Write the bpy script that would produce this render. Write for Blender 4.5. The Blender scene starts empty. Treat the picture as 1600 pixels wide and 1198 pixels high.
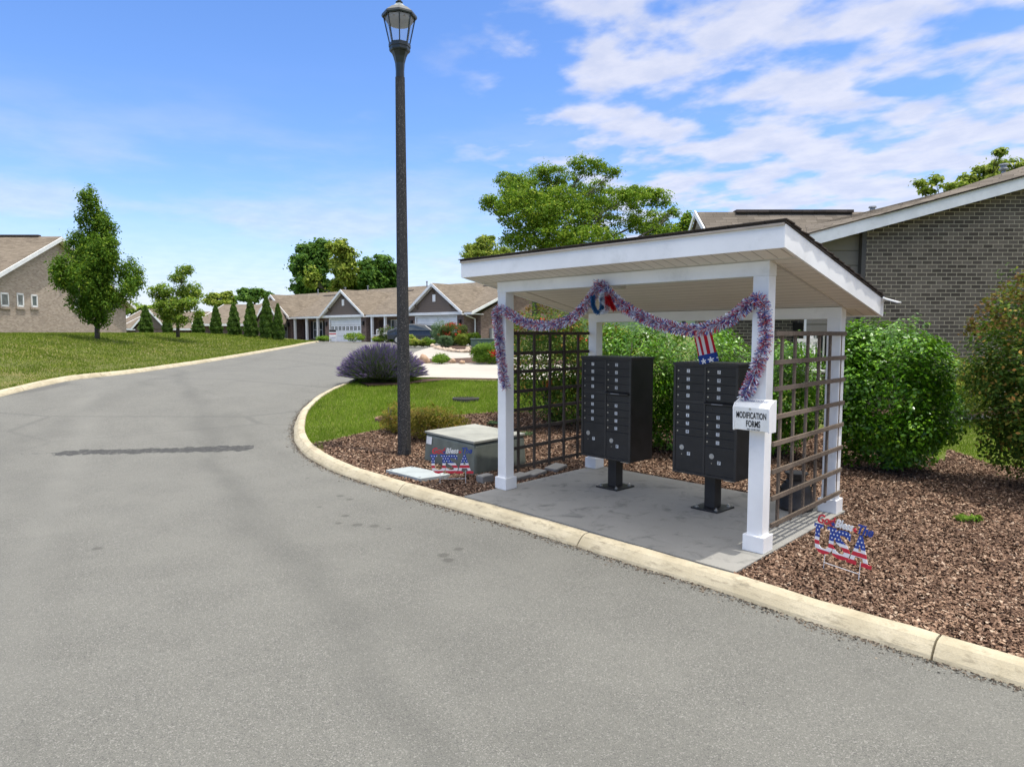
import bpy, math, random
import numpy as np
from mathutils import Vector, Matrix
from mathutils.geometry import delaunay_2d_cdt
R=math.radians
random.seed(7); rng=np.random.default_rng(7)
scn=bpy.context.scene
COL=scn.collection
# ------------------------------------------------------------------ camera
F=1067.0; YH=520.0; CH=1.94
PITCH=math.atan((599-YH)/F)
cam=bpy.data.cameras.new('camera'); camo=bpy.data.objects.new('camera',cam); COL.objects.link(camo)
camo.location=(0,0,CH); camo.rotation_euler=(math.pi/2-PITCH,0,0)
cam.sensor_width=36; cam.lens=36*F/1600; cam.clip_start=.05; cam.clip_end=5000
scn.camera=camo
scn.render.resolution_x=1024; scn.render.resolution_y=766
# ------------------------------------------------------------------ light and sky
SUN_EL=R(77.0); SUN_AZ=R(114.4)            # azimuth clockwise from +Y
sd=Vector((math.sin(SUN_AZ)*math.cos(SUN_EL), math.cos(SUN_AZ)*math.cos(SUN_EL), math.sin(SUN_EL)))
sl=bpy.data.lights.new('sun','SUN'); sl.energy=2.9; sl.angle=R(.53); sl.color=(1,.955,.88)
so=bpy.data.objects.new('sun',sl); COL.objects.link(so); so.rotation_euler=sd.to_track_quat('Z','Y').to_euler(); so.location=(0,0,30)
scn.view_settings.view_transform='Standard'; scn.view_settings.look='None'
scn.view_settings.exposure=0.42; scn.view_settings.gamma=1
W=bpy.data.worlds.new('World'); scn.world=W; W.use_nodes=True

class NT:
    """small node-writing helper"""
    def __init__(s,tree): s.t=tree; s.n=tree.nodes; s.l=tree.links
    def new(s,typ,**kw):
        nd=s.n.new(typ)
        for k,v in kw.items(): setattr(nd,k,v)
        return nd
    def put(s,sock,v):
        if isinstance(v,bpy.types.NodeSocket): s.l.new(v,sock)
        elif v is not None:
            if isinstance(v,(tuple,list)) and len(v)==3 and sock.type=='RGBA': v=(*v,1)
            sock.default_value=v
    def m(s,op,a,b=None,c=None,clamp=False):
        nd=s.new('ShaderNodeMath',operation=op,use_clamp=clamp)
        s.put(nd.inputs[0],a)
        if b is not None: s.put(nd.inputs[1],b)
        if c is not None: s.put(nd.inputs[2],c)
        return nd.outputs[0]
    def noise(s,vec,scale,detail=4,rough=.55,dist=0,dims='3D'):
        nd=s.new('ShaderNodeTexNoise',noise_dimensions=dims)
        if vec is not None: s.put(nd.inputs['Vector'],vec)
        nd.inputs['Scale'].default_value=scale; nd.inputs['Detail'].default_value=detail
        nd.inputs['Roughness'].default_value=rough; nd.inputs['Distortion'].default_value=dist
        return nd.outputs['Fac']
    def voro(s,vec,scale,feature='F1',out='Distance'):
        nd=s.new('ShaderNodeTexVoronoi',feature=feature); s.put(nd.inputs['Vector'],vec); nd.inputs['Scale'].default_value=scale
        return nd.outputs[out]
    def ramp(s,f,stops,interp='LINEAR'):
        nd=s.new('ShaderNodeValToRGB'); s.put(nd.inputs[0],f); cr=nd.color_ramp; cr.interpolation=interp
        while len(cr.elements)<len(stops): cr.elements.new(.5)
        for e,(p,c) in zip(cr.elements,stops):
            e.position=p; e.color=(*c,1) if not isinstance(c,(int,float)) else (c,c,c,1)
        return nd.outputs[0]
    def mr(s,v,a,b,c=0,d=1,smooth=True):
        nd=s.new('ShaderNodeMapRange',interpolation_type='SMOOTHSTEP' if smooth else 'LINEAR',clamp=True)
        for i,x in enumerate((v,a,b,c,d)): s.put(nd.inputs[i],x)
        return nd.outputs[0]
    def mix(s,f,a,b,blend='MIX'):
        nd=s.new('ShaderNodeMix',data_type='RGBA',blend_type=blend)
        s.put(nd.inputs[0],f); s.put(nd.inputs[6],a); s.put(nd.inputs[7],b)
        return nd.outputs[2]
    def map(s,vec,scale=(1,1,1),rot=(0,0,0),loc=(0,0,0)):
        nd=s.new('ShaderNodeMapping'); s.put(nd.inputs[0],vec)
        nd.inputs['Location'].default_value=loc; nd.inputs['Rotation'].default_value=rot; nd.inputs['Scale'].default_value=scale
        return nd.outputs[0]
    def sep(s,vec):
        nd=s.new('ShaderNodeSeparateXYZ'); s.put(nd.inputs[0],vec); return nd.outputs
    def comb(s,x,y,z=0):
        nd=s.new('ShaderNodeCombineXYZ'); s.put(nd.inputs[0],x); s.put(nd.inputs[1],y); s.put(nd.inputs[2],z); return nd.outputs[0]
def build_world():
    q=NT(W.node_tree); q.n.clear()
    out=q.new('ShaderNodeOutputWorld'); bg=q.new('ShaderNodeBackground')
    sky=q.new('ShaderNodeTexSky',sky_type='NISHITA',sun_disc=False,sun_elevation=SUN_EL,sun_rotation=SUN_AZ,altitude=250,air_density=1.0,dust_density=.6,ozone_density=2.2)
    hs=q.new('ShaderNodeHueSaturation'); q.put(hs.inputs['Color'],sky.outputs[0]); hs.inputs['Saturation'].default_value=1.16; hs.inputs['Value'].default_value=1.50
    d=q.new('ShaderNodeTexCoord').outputs['Generated']; x,y,z=q.sep(d)
    zz=q.m('ADD',q.m('MAXIMUM',z,0.0),.10)
    P=q.comb(q.m('DIVIDE',x,zz),q.m('DIVIDE',y,zz))
    Pr=q.map(q.map(P,rot=(0,0,R(52))),scale=(1.25,1.35,1))
    n1=q.noise(Pr,3.0,7,.50,.1); n2=q.noise(P,.85,3,.5)
    az=q.m('DIVIDE',x,q.m('MAXIMUM',y,.05))
    side=q.mr(az,-.22,.32,0,1)
    dens=q.m('ADD',q.m('ADD',n1,q.m('MULTIPLY',n2,.45)),q.m('MULTIPLY',side,.27))
    c1=q.mr(dens,.82,1.03)
    c1=q.m('MULTIPLY',c1,q.mr(z,.02,.12,.35,1)); c1=q.m('MULTIPLY',c1,q.mr(side,0,.5,.08,1))
    # low, soft bank of cloud over the horizon
    n3=q.noise(q.map(d,scale=(2.2,2.2,9)),1.6,6,.55)
    low=q.m('MULTIPLY',q.mr(n3,.40,.66),q.mr(z,.36,.05,0,1)); low=q.m('MAXIMUM',q.m('MULTIPLY',low,.66),q.m('MULTIPLY',q.mr(z,.20,-.02),.72))
    cov=q.m('MAXIMUM',q.m('MULTIPLY',c1,.86),low)
    shade=q.mr(q.noise(Pr,5.0,5,.6),.3,.7,0,1.0)
    cc=q.mix(shade,(5.0,5.3,6.5),(6.2,6.25,7.0))
    tint=q.mix(1.0,hs.outputs[0],(.90,.93,1.12),'MULTIPLY')
    # bright cloud sheet added overhead, out of view, to give neutral fill light
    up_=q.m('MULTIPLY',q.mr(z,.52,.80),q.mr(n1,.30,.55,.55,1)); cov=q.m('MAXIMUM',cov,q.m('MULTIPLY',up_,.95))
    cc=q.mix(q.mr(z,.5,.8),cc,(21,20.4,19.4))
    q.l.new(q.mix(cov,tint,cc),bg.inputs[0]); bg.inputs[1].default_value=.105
    q.l.new(bg.outputs[0],out.inputs[0])
build_world()

# ------------------------------------------------------------------ terrain and unprojection
def sm(t): t=max(0.,min(1.,t)); return t*t*(3-2*t)
KY=[-30,10,16,21,28,47,62,90]; KX=[-13.5,-12.5,-12.0,-11.9,-12.7,-15.2,-17.7,-23]
def kx(Y): return float(np.interp(Y,KY,KX))
def base(Y): return .8*sm((Y-9.5)/9.5)+.42*sm((Y-19)/44)-.25*sm((Y-68)/30)
def T(x,y):
    b=base(y); d=kx(y)-x
    if d>0: b+=max(0,1.88-b)*sm(d/9.0)*sm((y+5)/22)*(1-.75*sm((y-50)/50))
    return b
def ray(px,py):
    a=(px-800)/F; b=-(py-599)/F
    return Vector((a, math.cos(PITCH)+b*math.sin(PITCH), -math.sin(PITCH)+b*math.cos(PITCH)))
def G(px,py,off=0):
    """ground point of the terrain seen in that direction"""
    r=ray(px,py); t=2.0
    while t<300:
        p=r*t
        if CH+p.z<T(p.x,p.y)+off: break
        t+=.02 if t<40 else .1
    return Vector((p.x,p.y,T(p.x,p.y)+off))
def S(px,py,Y):
    r=ray(px,py); t=Y/r.y; return Vector((r.x*t,Y,CH+r.z*t))

# ------------------------------------------------------------------ mesh builder
def newmesh(name,verts,faces,mats,midx=None,smooth=False):
    me=bpy.data.meshes.new(name)
    me.from_pydata([tuple(v) for v in verts],[],faces)
    for m in mats: me.materials.append(m)
    if midx: me.polygons.foreach_set('material_index',midx)
    if smooth: me.polygons.foreach_set('use_smooth',[True]*len(me.polygons))
    uv=me.uv_layers.new(name='UVMap'); data=np.zeros(len(me.loops)*2,dtype=np.float32)
    if len(me.polygons)<60000:
        V=me.vertices
        for p in me.polygons:
            n=p.normal
            if abs(n.z)>.995: t=Vector((1,0,0)); b=Vector((0,1,0))
            else: t=Vector((-n.y,n.x,0)).normalized(); b=n.cross(t)
            for li in p.loop_indices:
                co=V[me.loops[li].vertex_index].co; data[2*li]=co.dot(t); data[2*li+1]=co.dot(b)
        uv.data.foreach_set('uv',data)
    me.update(); return me
class MB:
    def __init__(s): s.v=[]; s.f=[]; s.m=[]; s.k=0
    def add(s,vs,fs,k=None):
        o=len(s.v); s.v+= [tuple(v) for v in vs]; s.f+=[tuple(i+o for i in f) for f in fs]; s.m+=[s.k if k is None else k]*len(fs); return s
    def box(s,lo,hi,k=None,M=None):
        x0,y0,z0=lo; x1,y1,z1=hi
        vs=[Vector(p) for p in ((x0,y0,z0),(x1,y0,z0),(x1,y1,z0),(x0,y1,z0),(x0,y0,z1),(x1,y0,z1),(x1,y1,z1),(x0,y1,z1))]
        if M is not None: vs=[M@v for v in vs]
        return s.add(vs,[(0,3,2,1),(4,5,6,7),(0,1,5,4),(1,2,6,5),(2,3,7,6),(3,0,4,7)],k)
    def bar(s,a,b,w,h,k=None,up=(0,0,1)):
        a=Vector(a); b=Vector(b); d=(b-a).normalized(); sd_=d.cross(Vector(up))
        if sd_.length<1e-4: sd_=Vector((1,0,0))
        sd_.normalize(); u=sd_.cross(d)
        vs=[p+sd_*(i*w/2)+u*(j*h/2) for p in (a,b) for i,j in ((-1,-1),(1,-1),(1,1),(-1,1))]
        return s.add(vs,[(0,1,2,3),(7,6,5,4),(0,4,5,1),(1,5,6,2),(2,6,7,3),(3,7,4,0)],k)
    def tube(s,pts,rs,n=8,k=None,cap=True):
        pts=[Vector(p) for p in pts]; rs=rs if isinstance(rs,(list,tuple)) else [rs]*len(pts)
        vs=[];fs=[]; prev=None
        for i,p in enumerate(pts):
            d=(pts[min(i+1,len(pts)-1)]-pts[max(i-1,0)]).normalized()
            a=prev if prev is not None else (Vector((1,0,0)) if abs(d.x)<.8 else Vector((0,1,0)))
            a=(a-d*a.dot(d)).normalized(); prev=a; b=d.cross(a)
            for j in range(n):
                t=2*math.pi*j/n; vs.append(p+(a*math.cos(t)+b*math.sin(t))*rs[i])
        for i in range(len(pts)-1):
            for j in range(n):
                j2=(j+1)%n; fs.append((i*n+j,i*n+j2,(i+1)*n+j2,(i+1)*n+j))
        if cap: fs.append(tuple(range(n))[::-1]); fs.append(tuple((len(pts)-1)*n+j for j in range(n)))
        return s.add(vs,fs,k)
    def lathe(s,prof,c=(0,0,0),n=24,k=None,rot0=0):
        vs=[];fs=[]
        for r,z in prof:
            for j in range(n):
                t=rot0+2*math.pi*j/n; vs.append((c[0]+r*math.cos(t),c[1]+r*math.sin(t),c[2]+z))
        for i in range(len(prof)-1):
            for j in range(n):
                j2=(j+1)%n; fs.append((i*n+j,i*n+j2,(i+1)*n+j2,(i+1)*n+j))
        fs.append(tuple(range(n))[::-1]); fs.append(tuple((len(prof)-1)*n+j for j in range(n)))
        return s.add(vs,fs,k)
    def slab(s,poly,off,k=None,ks=None):
        """polygon (3D, planar) thickened by vector off"""
        n=len(poly); off=Vector(off); a=[Vector(p) for p in poly]
        s.add(a+[p+off for p in a],[tuple(range(n)),tuple(range(2*n-1,n-1,-1))],k)
        return s.add(a+[p+off for p in a],[(i,n+i,n+(i+1)%n,(i+1)%n) for i in range(n)],ks if ks is not None else k)
    def xform(s,M): s.v=[tuple(M@Vector(v)) for v in s.v]; return s
    def build(s,name,mats,parent=None,smooth=False,bevel=0,fixn=True):
        if not isinstance(mats,(list,tuple)): mats=[mats]
        me=newmesh(name,s.v,s.f,mats,s.m,smooth)
        if fixn:
            import bmesh
            bm=bmesh.new(); bm.from_mesh(me); bmesh.ops.recalc_face_normals(bm,faces=bm.faces); bm.to_mesh(me); bm.free()
        return link(name,me,parent,bevel)
def link(name,me,parent=None,bevel=0):
    o=bpy.data.objects.new(name,me); COL.objects.link(o)
    if parent is not None:
        o.parent=parent
        o.matrix_parent_inverse=Matrix.Identity(4)
        # geometry is given in world coordinates when the parent was made with world=True
        if parent.get('_w'): o.location=-Vector(parent.location)
    if bevel:
        b=o.modifiers.new('bevel','BEVEL'); b.width=bevel; b.segments=2; b.limit_method='ANGLE'; b.angle_limit=R(40)
    return o
def tag(o,label=None,cat=None,group=None,kind=None):
    if label: o['label']=label
    if cat: o['category']=cat
    if group: o['group']=group
    if kind: o['kind']=kind
    return o
WORLDROOTS=[]
def thing(name,label,cat,loc=(0,0,0),rz=0,group=None,world=False):
    o=bpy.data.objects.new(name,None); COL.objects.link(o); o.location=loc; o.rotation_euler=(0,0,rz); o.empty_display_size=.2
    if world: o['_w']=1; WORLDROOTS.append(o)
    return tag(o,label,cat,group)
def subp(mb,name,mats,part,**kw):
    """sub-part of a part: shares the part's coordinates"""
    o=mb.build(name,mats,None,**kw); o.parent=part; return o
def fastmesh(name,V,nper,mat,smooth=False):
    """V (N*nper,3) -> N faces of nper verts"""
    V=np.asarray(V,dtype=np.float32); n=len(V)//nper
    me=bpy.data.meshes.new(name); me.vertices.add(len(V)); me.vertices.foreach_set('co',V.ravel())
    me.loops.add(len(V)); me.loops.foreach_set('vertex_index',np.arange(len(V),dtype=np.int32))
    me.polygons.add(n); me.polygons.foreach_set('loop_start',np.arange(0,len(V),nper,dtype=np.int32))
    me.polygons.foreach_set('loop_total',np.full(n,nper,dtype=np.int32))
    me.materials.append(mat); me.update(calc_edges=True); me.validate(); return me

# ------------------------------------------------------------------ materials
MATS={}
def mat(name,fn,**kw):
    if name in MATS: return MATS[name]
    m=bpy.data.materials.new(name); m.use_nodes=True; q=NT(m.node_tree); q.n.clear()
    out=q.new('ShaderNodeOutputMaterial'); b=q.new('ShaderNodeBsdfPrincipled'); q.l.new(b.outputs[0],out.inputs[0])
    q.b=b; q.out=out; fn(q,**kw); MATS[name]=m; return m
def obj_co(q): return q.new('ShaderNodeTexCoord').outputs['Object']
def geo_pos(q): return q.new('ShaderNodeNewGeometry').outputs['Position']
def uv_co(q): return q.new('ShaderNodeTexCoord').outputs['UV']
def setb(q,col,rough=.6,metal=0,spec=.5,bump=None,bstr=.3,bdist=.01):
    q.put(q.b.inputs['Base Color'],col); q.put(q.b.inputs['Roughness'],rough); q.put(q.b.inputs['Metallic'],metal); q.put(q.b.inputs['Specular IOR Level'],spec)
    if bump is not None:
        bn=q.new('ShaderNodeBump'); q.put(bn.inputs['Height'],bump); bn.inputs['Strength'].default_value=bstr; bn.inputs['Distance'].default_value=bdist
        q.l.new(bn.outputs[0],q.b.inputs['Normal'])
def f_paint(q,c=(.8,.8,.78),rough=.45,metal=0,var=.12,scale=3,spec=.5,dirt=None):
    co=obj_co(q); n=q.noise(co,scale,6,.6); n2=q.noise(co,scale*22,4,.6)
    lo=tuple(x*(1-var) for x in c); hi=tuple(min(1,x*(1+var*.5)) for x in c)
    col=q.mix(q.mr(n,.35,.65),lo,hi)
    if dirt: col=q.mix(q.m('MULTIPLY',q.mr(q.noise(co,scale*1.7,8,.7),.52,.75),.55),col,dirt)
    setb(q,col,q.mr(n2,.3,.7,rough*.85,min(1,rough*1.15)),metal,spec,bump=n2,bstr=.08,bdist=.002)
def paint(name,c,rough=.45,**kw): return mat(name,f_paint,c=c,rough=rough,**kw)
def f_asphalt(q):
    co=geo_pos(q)
    fine=q.noise(co,190,4,.8); ag=q.voro(co,150,out='Color'); agv=q.sep(ag)[0]
    mid=q.noise(co,1.3,6,.6); big=q.noise(q.map(q.map(co,rot=(0,0,R(48))),scale=(.14,.85,1)),.9,5,.55,.5)
    g=q.mix(q.mr(fine,.34,.66),(.070,.069,.060),(.195,.192,.170))
    g=q.mix(q.m('MULTIPLY',q.mr(agv,.84,.97),.34),g,(.40,.39,.35))
    g=q.mix(q.m('MULTIPLY',q.mr(agv,.18,.05),.6),g,(.05,.05,.05))
    g=q.mix(q.mr(mid,.3,.7,0,.22),g,(.21,.207,.18))
    g=q.mix(q.m('MULTIPLY',q.mr(big,.48,.70),.34),g,(.095,.094,.083))
    x,y,z=q.sep(co)
    # wheel tracks: two long curving bands, paler and darker
    wx=q.m('ADD',x,q.m('MULTIPLY',q.noise(co,.35,2,.5),1.4))
    for (a,c0,w,colr,st) in ((.55,-.2,.35,(.06,.06,.055),.22),(.55,-2.6,.45,(.235,.232,.205),.14),(.15,-8.3,.5,(.06,.06,.055),.14)):
        d=q.m('ABSOLUTE',q.m('SUBTRACT',q.m('ADD',wx,q.m('MULTIPLY',y,a)),c0+2.2))
        g=q.mix(q.m('MULTIPLY',q.mr(d,w,0),st),g,colr)
    # the tar repair across the lane
    A=G(70,709,-.11); B=G(398,700,-.11)
    n=q.m('SUBTRACT',q.noise(co,2.2,5,.6),.5); n2=q.m('SUBTRACT',q.noise(q.map(co,loc=(7,3,1)),9,3,.6),.5)
    t=q.m('DIVIDE',q.m('SUBTRACT',x,A.x),B.x-A.x)
    yy=q.m('ADD',q.m('MULTIPLY_ADD',t,B.y-A.y,A.y),q.m('MULTIPLY',n,.35))
    d=q.m('ADD',q.m('ABSOLUTE',q.m('SUBTRACT',y,yy)),q.m('MULTIPLY',n2,.30))
    ends=q.m('MULTIPLY',q.mr(t,0,.10),q.mr(t,1.0,.97)); wid=q.m('ADD',q.m('MULTIPLY',ends,.20),-.02)
    seal=q.m('MULTIPLY',q.mr(q.m('SUBTRACT',d,wid),.012,-.012),q.mr(q.noise(co,16,4,.7),.36,.46,.35,1))
    g=q.mix(q.m('MULTIPLY',seal,.85),g,(.032,.032,.031))
    # hairline cracks far up the road
    vn=q.voro(q.m2(co) if hasattr(q,'m2') else q.map(co,scale=(.12,.3,1),rot=(0,0,R(12))),1.0,'DISTANCE_TO_EDGE')
    crk=q.m('MULTIPLY',q.mr(q.m('ADD',vn,q.m('MULTIPLY',n2,.01)),.012,.004),q.mr(y,10,16))
    g=q.mix(q.m('MULTIPLY',crk,.38),g,(.05,.05,.05))
    # drip spots near the kerb
    spots=None
    for px,py,r in ((532,775,.05),(547,780,.04),(500,792,.03),(540,806,.05),(558,820,.06),(585,822,.06),(528,818,.04),(692,868,.06),(700,875,.06),(716,858,.05),(607,826,.03),(152,857,.05),(480,747,.03)):
        p=G(px,py,-.11); dd=q.m('SQRT',q.m('ADD',q.m('POWER',q.m('SUBTRACT',x,p.x),2),q.m('POWER',q.m('SUBTRACT',y,p.y),2)))
        k=q.mr(q.m('ADD',dd,q.m('MULTIPLY',n2,.05)),r*1.25,r*.6); spots=k if spots is None else q.m('MAXIMUM',spots,k)
    g=q.mix(q.m('MULTIPLY',spots,.6),g,(.06,.058,.05))
    setb(q,g,q.mr(seal,0,1,.92,.88),0,.35,bump=q.m('ADD',fine,q.m('MULTIPLY',agv,.5)),bstr=.55,bdist=.006)
def f_kerb(q):
    co=geo_pos(q); n=q.noise(co,2.0,7,.65); f=q.noise(co,90,3,.65); v=q.noise(q.map(co,scale=(1,1,5)),7,6,.7)
    c=q.mix(q.mr(n,.3,.7),(.36,.31,.205),(.51,.45,.32))
    c=q.mix(q.mr(f,.3,.75,0,.3),c,(.30,.25,.17))
    c=q.mix(q.m('MULTIPLY',q.mr(v,.50,.68),.6),c,(.17,.145,.095))
    c=q.mix(q.m('MULTIPLY',q.mr(q.noise(co,34,5,.75),.63,.72),.65),c,(.09,.085,.07))
    setb(q,c,.9,bump=q.m('ADD',f,q.m('MULTIPLY',v,.6)),bstr=.5,bdist=.006)
def f_conc(q,c=(.40,.39,.36),dark=(.20,.20,.19),stain=.45,sc=1.0):
    co=geo_pos(q); n=q.noise(co,1.1*sc,8,.65); f=q.noise(co,120,3,.6); v=q.noise(co,3.7*sc,7,.7,.6)
    a=q.mix(q.mr(n,.3,.7),tuple(x*.86 for x in c),c); a=q.mix(q.m('MULTIPLY',q.mr(v,.5,.72),stain),a,dark)
    a=q.mix(q.mr(f,.35,.7,0,.16),a,dark)
    setb(q,a,.88,bump=q.m('ADD',f,v),bstr=.3,bdist=.004)
def f_ground(q,c1=(.08,.11,.018),c2=(.15,.18,.04),c3=(.20,.17,.065)):
    co=geo_pos(q); n=q.noise(co,.6,6,.6); f=q.noise(co,26,5,.7); m_=q.noise(co,3.2,4,.6)
    c=q.mix(q.mr(f,.3,.7),c1,c2); c=q.mix(q.m('MULTIPLY',q.mr(n,.45,.7),.6),c,c3); c=q.mix(q.mr(m_,.35,.65,0,.35),c,tuple(x*.7 for x in c1))
    setb(q,c,.9,spec=.2,bump=f,bstr=.9,bdist=.03)
def f_mulchbase(q):
    co=geo_pos(q); f=q.noise(q.map(co,scale=(1,2.2,1)),55,5,.75); n=q.noise(co,2,5,.6)
    c=q.ramp(f,[(.25,(.03,.018,.012)),(.5,(.10,.062,.043)),(.72,(.22,.145,.10))]); c=q.mix(q.mr(n,.35,.7,0,.4),c,(.055,.033,.024))
    setb(q,c,.95,spec=.2,bump=f,bstr=1,bdist=.03)
def island(q): return q.new('ShaderNodeNewGeometry').outputs['Random Per Island']
def f_chip(q,stops):
    r=island(q); c=q.ramp(r,stops,'CONSTANT' if len(stops)>5 else 'LINEAR'); co=geo_pos(q)
    c=q.mix(q.mr(q.noise(co,1.5,4,.6),.35,.7,0,.35),c,(.06,.035,.025)); setb(q,c,.9,spec=.25)
def f_leaf(q,stops,trans=.38,rough=.65,spec=.14):
    r=island(q); c=q.ramp(r,stops); co=geo_pos(q); n=q.noise(co,1.1,3,.5)
    c=q.mix(q.mr(n,.35,.68,0,.45),c,tuple(x*.55 for x in stops[0][1]))
    setb(q,c,rough,0,spec)
    tr=q.new('ShaderNodeBsdfTranslucent'); q.put(tr.inputs[0],q.mix(.45,c,(.16,.30,.02)))
    ms=q.new('ShaderNodeMixShader'); ms.inputs[0].default_value=trans
    q.l.new(q.b.outputs[0],ms.inputs[1]); q.l.new(tr.outputs[0],ms.inputs[2]); q.l.new(ms.outputs[0],q.out.inputs[0])
def f_brick(q,ca=(.16,.13,.11),cb=(.25,.2,.165),cm=(.42,.39,.33),bw=.203,bh=.081,jt=.011,blot=(.10,.09,.085),bamt=.5):
    uv=uv_co(q); br=q.new('ShaderNodeTexBrick'); q.put(br.inputs['Vector'],uv)
    br.offset=.5; br.inputs['Scale'].default_value=1; br.inputs['Mortar Size'].default_value=jt/2; br.inputs['Mortar Smooth'].default_value=.15
    br.inputs['Brick Width'].default_value=bw; br.inputs['Row Height'].default_value=bh; br.inputs['Bias'].default_value=0
    q.put(br.inputs['Color1'],ca); q.put(br.inputs['Color2'],cb); q.put(br.inputs['Mortar'],cm)
    n=q.noise(uv,2.2,5,.6); f=q.noise(uv,45,4,.7)
    c=q.mix(q.m('MULTIPLY',q.mr(n,.45,.7),bamt),br.outputs[0],blot,'MIX'); c=q.mix(br.outputs[1],c,cm)
    c=q.mix(q.mr(f,.3,.7,0,.3),c,tuple(x*.6 for x in ca))
    h=q.m('SUBTRACT',q.m('MULTIPLY',f,.25),br.outputs[1])
    setb(q,c,.9,spec=.25,bump=h,bstr=.8,bdist=.008)
def f_shingle(q,ca=(.125,.102,.076),cb=(.215,.178,.135),cd=(.07,.058,.045),w=.32,h=.145):
    uv=uv_co(q); br=q.new('ShaderNodeTexBrick'); q.put(br.inputs['Vector'],uv); br.offset=.37; br.squash=1.4; br.squash_frequency=3
    for k,v in (('Scale',1),('Mortar Size',.006),('Mortar Smooth',.3),('Brick Width',w),('Row Height',h),('Bias',0)): br.inputs[k].default_value=v
    q.put(br.inputs['Color1'],ca); q.put(br.inputs['Color2'],cb); q.put(br.inputs['Mortar'],cd)
    x,y,z=q.sep(uv); v=q.m('FRACT',q.m('DIVIDE',y,h))
    f=q.noise(uv,60,3,.7); n=q.noise(uv,.7,5,.6)
    c=q.mix(q.mr(v,.88,1,0,.8),br.outputs[0],cd); c=q.mix(q.mr(f,.3,.7,0,.35),c,cd); c=q.mix(q.mr(n,.35,.7,0,.3),c,tuple(x*1.15 for x in cb))
    setb(q,c,.95,spec=.15,bump=q.m('ADD',q.m('MULTIPLY',v,-1),f),bstr=.6,bdist=.01)
def f_siding(q,c=(.25,.20,.165),pitch=.18,vert=False,soft=.12,groove=.55):
    uv=uv_co(q); x,y,z=q.sep(uv); a=x if vert else y
    v=q.m('FRACT',q.m('DIVIDE',a,pitch)); e=q.mr(v,soft,0)
    n=q.noise(q.map(uv,scale=(1,9,1)),2,5,.6)
    col=q.mix(q.mr(n,.3,.7,0,.3),c,tuple(x*.82 for x in c)); col=q.mix(q.m('MULTIPLY',e,groove),col,tuple(x*.25 for x in c))
    setb(q,col,.6,spec=.35,bump=q.m('SUBTRACT',v,q.m('MULTIPLY',e,2)),bstr=.6,bdist=.008)
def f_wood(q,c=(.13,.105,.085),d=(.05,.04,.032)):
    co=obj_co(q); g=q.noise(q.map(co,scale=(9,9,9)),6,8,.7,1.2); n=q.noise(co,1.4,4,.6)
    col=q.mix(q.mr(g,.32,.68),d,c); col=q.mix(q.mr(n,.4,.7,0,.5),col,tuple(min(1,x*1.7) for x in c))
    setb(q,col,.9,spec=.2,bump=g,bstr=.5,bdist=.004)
def f_glass(q,c=(.05,.065,.07),rough=.06):
    co=obj_co(q); setb(q,q.mix(q.mr(q.noise(co,3,3,.5),.35,.65),tuple(x*.7 for x in c),c),rough,0,.8)
def f_bark(q,c=(.11,.095,.08)):
    co=geo_pos(q); g=q.noise(q.map(co,scale=(5,5,1)),6,7,.7,.8); col=q.mix(q.mr(g,.3,.7),tuple(x*.4 for x in c),tuple(x*1.4 for x in c))
    setb(q,col,.95,spec=.15,bump=g,bstr=.9,bdist=.02)
def f_pole(q):
    co=obj_co(q); v=q.sep(q.voro(co,120,out='Color'))[0]; f=q.noise(co,60,3,.7); n=q.noise(q.map(co,scale=(1,1,.25)),4,6,.65)
    c=q.mix(q.mr(f,.3,.7),(.014,.014,.014),(.045,.044,.043)); c=q.mix(q.m('MULTIPLY',q.mr(v,.9,.98),.7),c,(.24,.22,.20)); c=q.mix(q.mr(n,.45,.75,0,.45),c,(.06,.054,.046))
    setb(q,c,.75,spec=.35,bump=f,bstr=.4,bdist=.003)
M={}
M['asphalt']=mat('asphalt',f_asphalt); M['kerb']=mat('kerb_concrete',f_kerb)
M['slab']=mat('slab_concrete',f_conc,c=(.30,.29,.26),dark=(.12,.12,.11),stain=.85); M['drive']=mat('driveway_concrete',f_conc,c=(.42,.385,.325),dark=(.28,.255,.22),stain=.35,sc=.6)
M['stone']=mat('grey_stone',f_conc,c=(.26,.25,.23),dark=(.10,.10,.09))
M['lawn']=mat('lawn_soil',f_ground); M['lawn_dry']=mat('lawn_soil_dry',f_ground,c1=(.09,.10,.022),c2=(.16,.165,.05),c3=(.25,.20,.08))
M['mulch']=mat('mulch',f_mulchbase)
M['chip']=mat('mulch_chips',f_chip,stops=[(0,(.060,.034,.022)),(.35,(.135,.079,.050)),(.68,(.235,.143,.092)),(.9,(.36,.24,.16)),(1,(.52,.40,.29))])
M['grass']=mat('grass_blades',f_leaf,stops=[(0,(.12,.20,.018)),(.5,(.21,.32,.03)),(.85,(.33,.41,.06)),(1,(.48,.45,.15))],trans=.42,rough=.8,spec=.05)
M['grass_dry']=mat('grass_blades_dry',f_leaf,stops=[(0,(.095,.145,.018)),(.5,(.175,.235,.032)),(.85,(.28,.32,.055)),(1,(.42,.38,.12))],trans=.38,rough=.8,spec=.05)
M['white']=paint('white_trim',(.87,.87,.855),.42,var=.08,scale=1.3,dirt=(.60,.61,.58))
M['whitec']=paint('white_cladding',(.80,.81,.80),.5,var=.08,dirt=(.60,.6,.56))
M['soffit']=mat('soffit_vinyl',f_siding,c=(.74,.70,.62),pitch=.125,soft=.11,groove=.75)
M['soffit_v']=mat('soffit_vinyl_cross',f_siding,c=(.74,.70,.62),pitch=.125,vert=True,soft=.10,groove=.85)
M['darkshingle']=mat('dark_shingle',f_shingle,ca=(.05,.042,.037),cb=(.10,.082,.07),cd=(.02,.018,.016))
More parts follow.
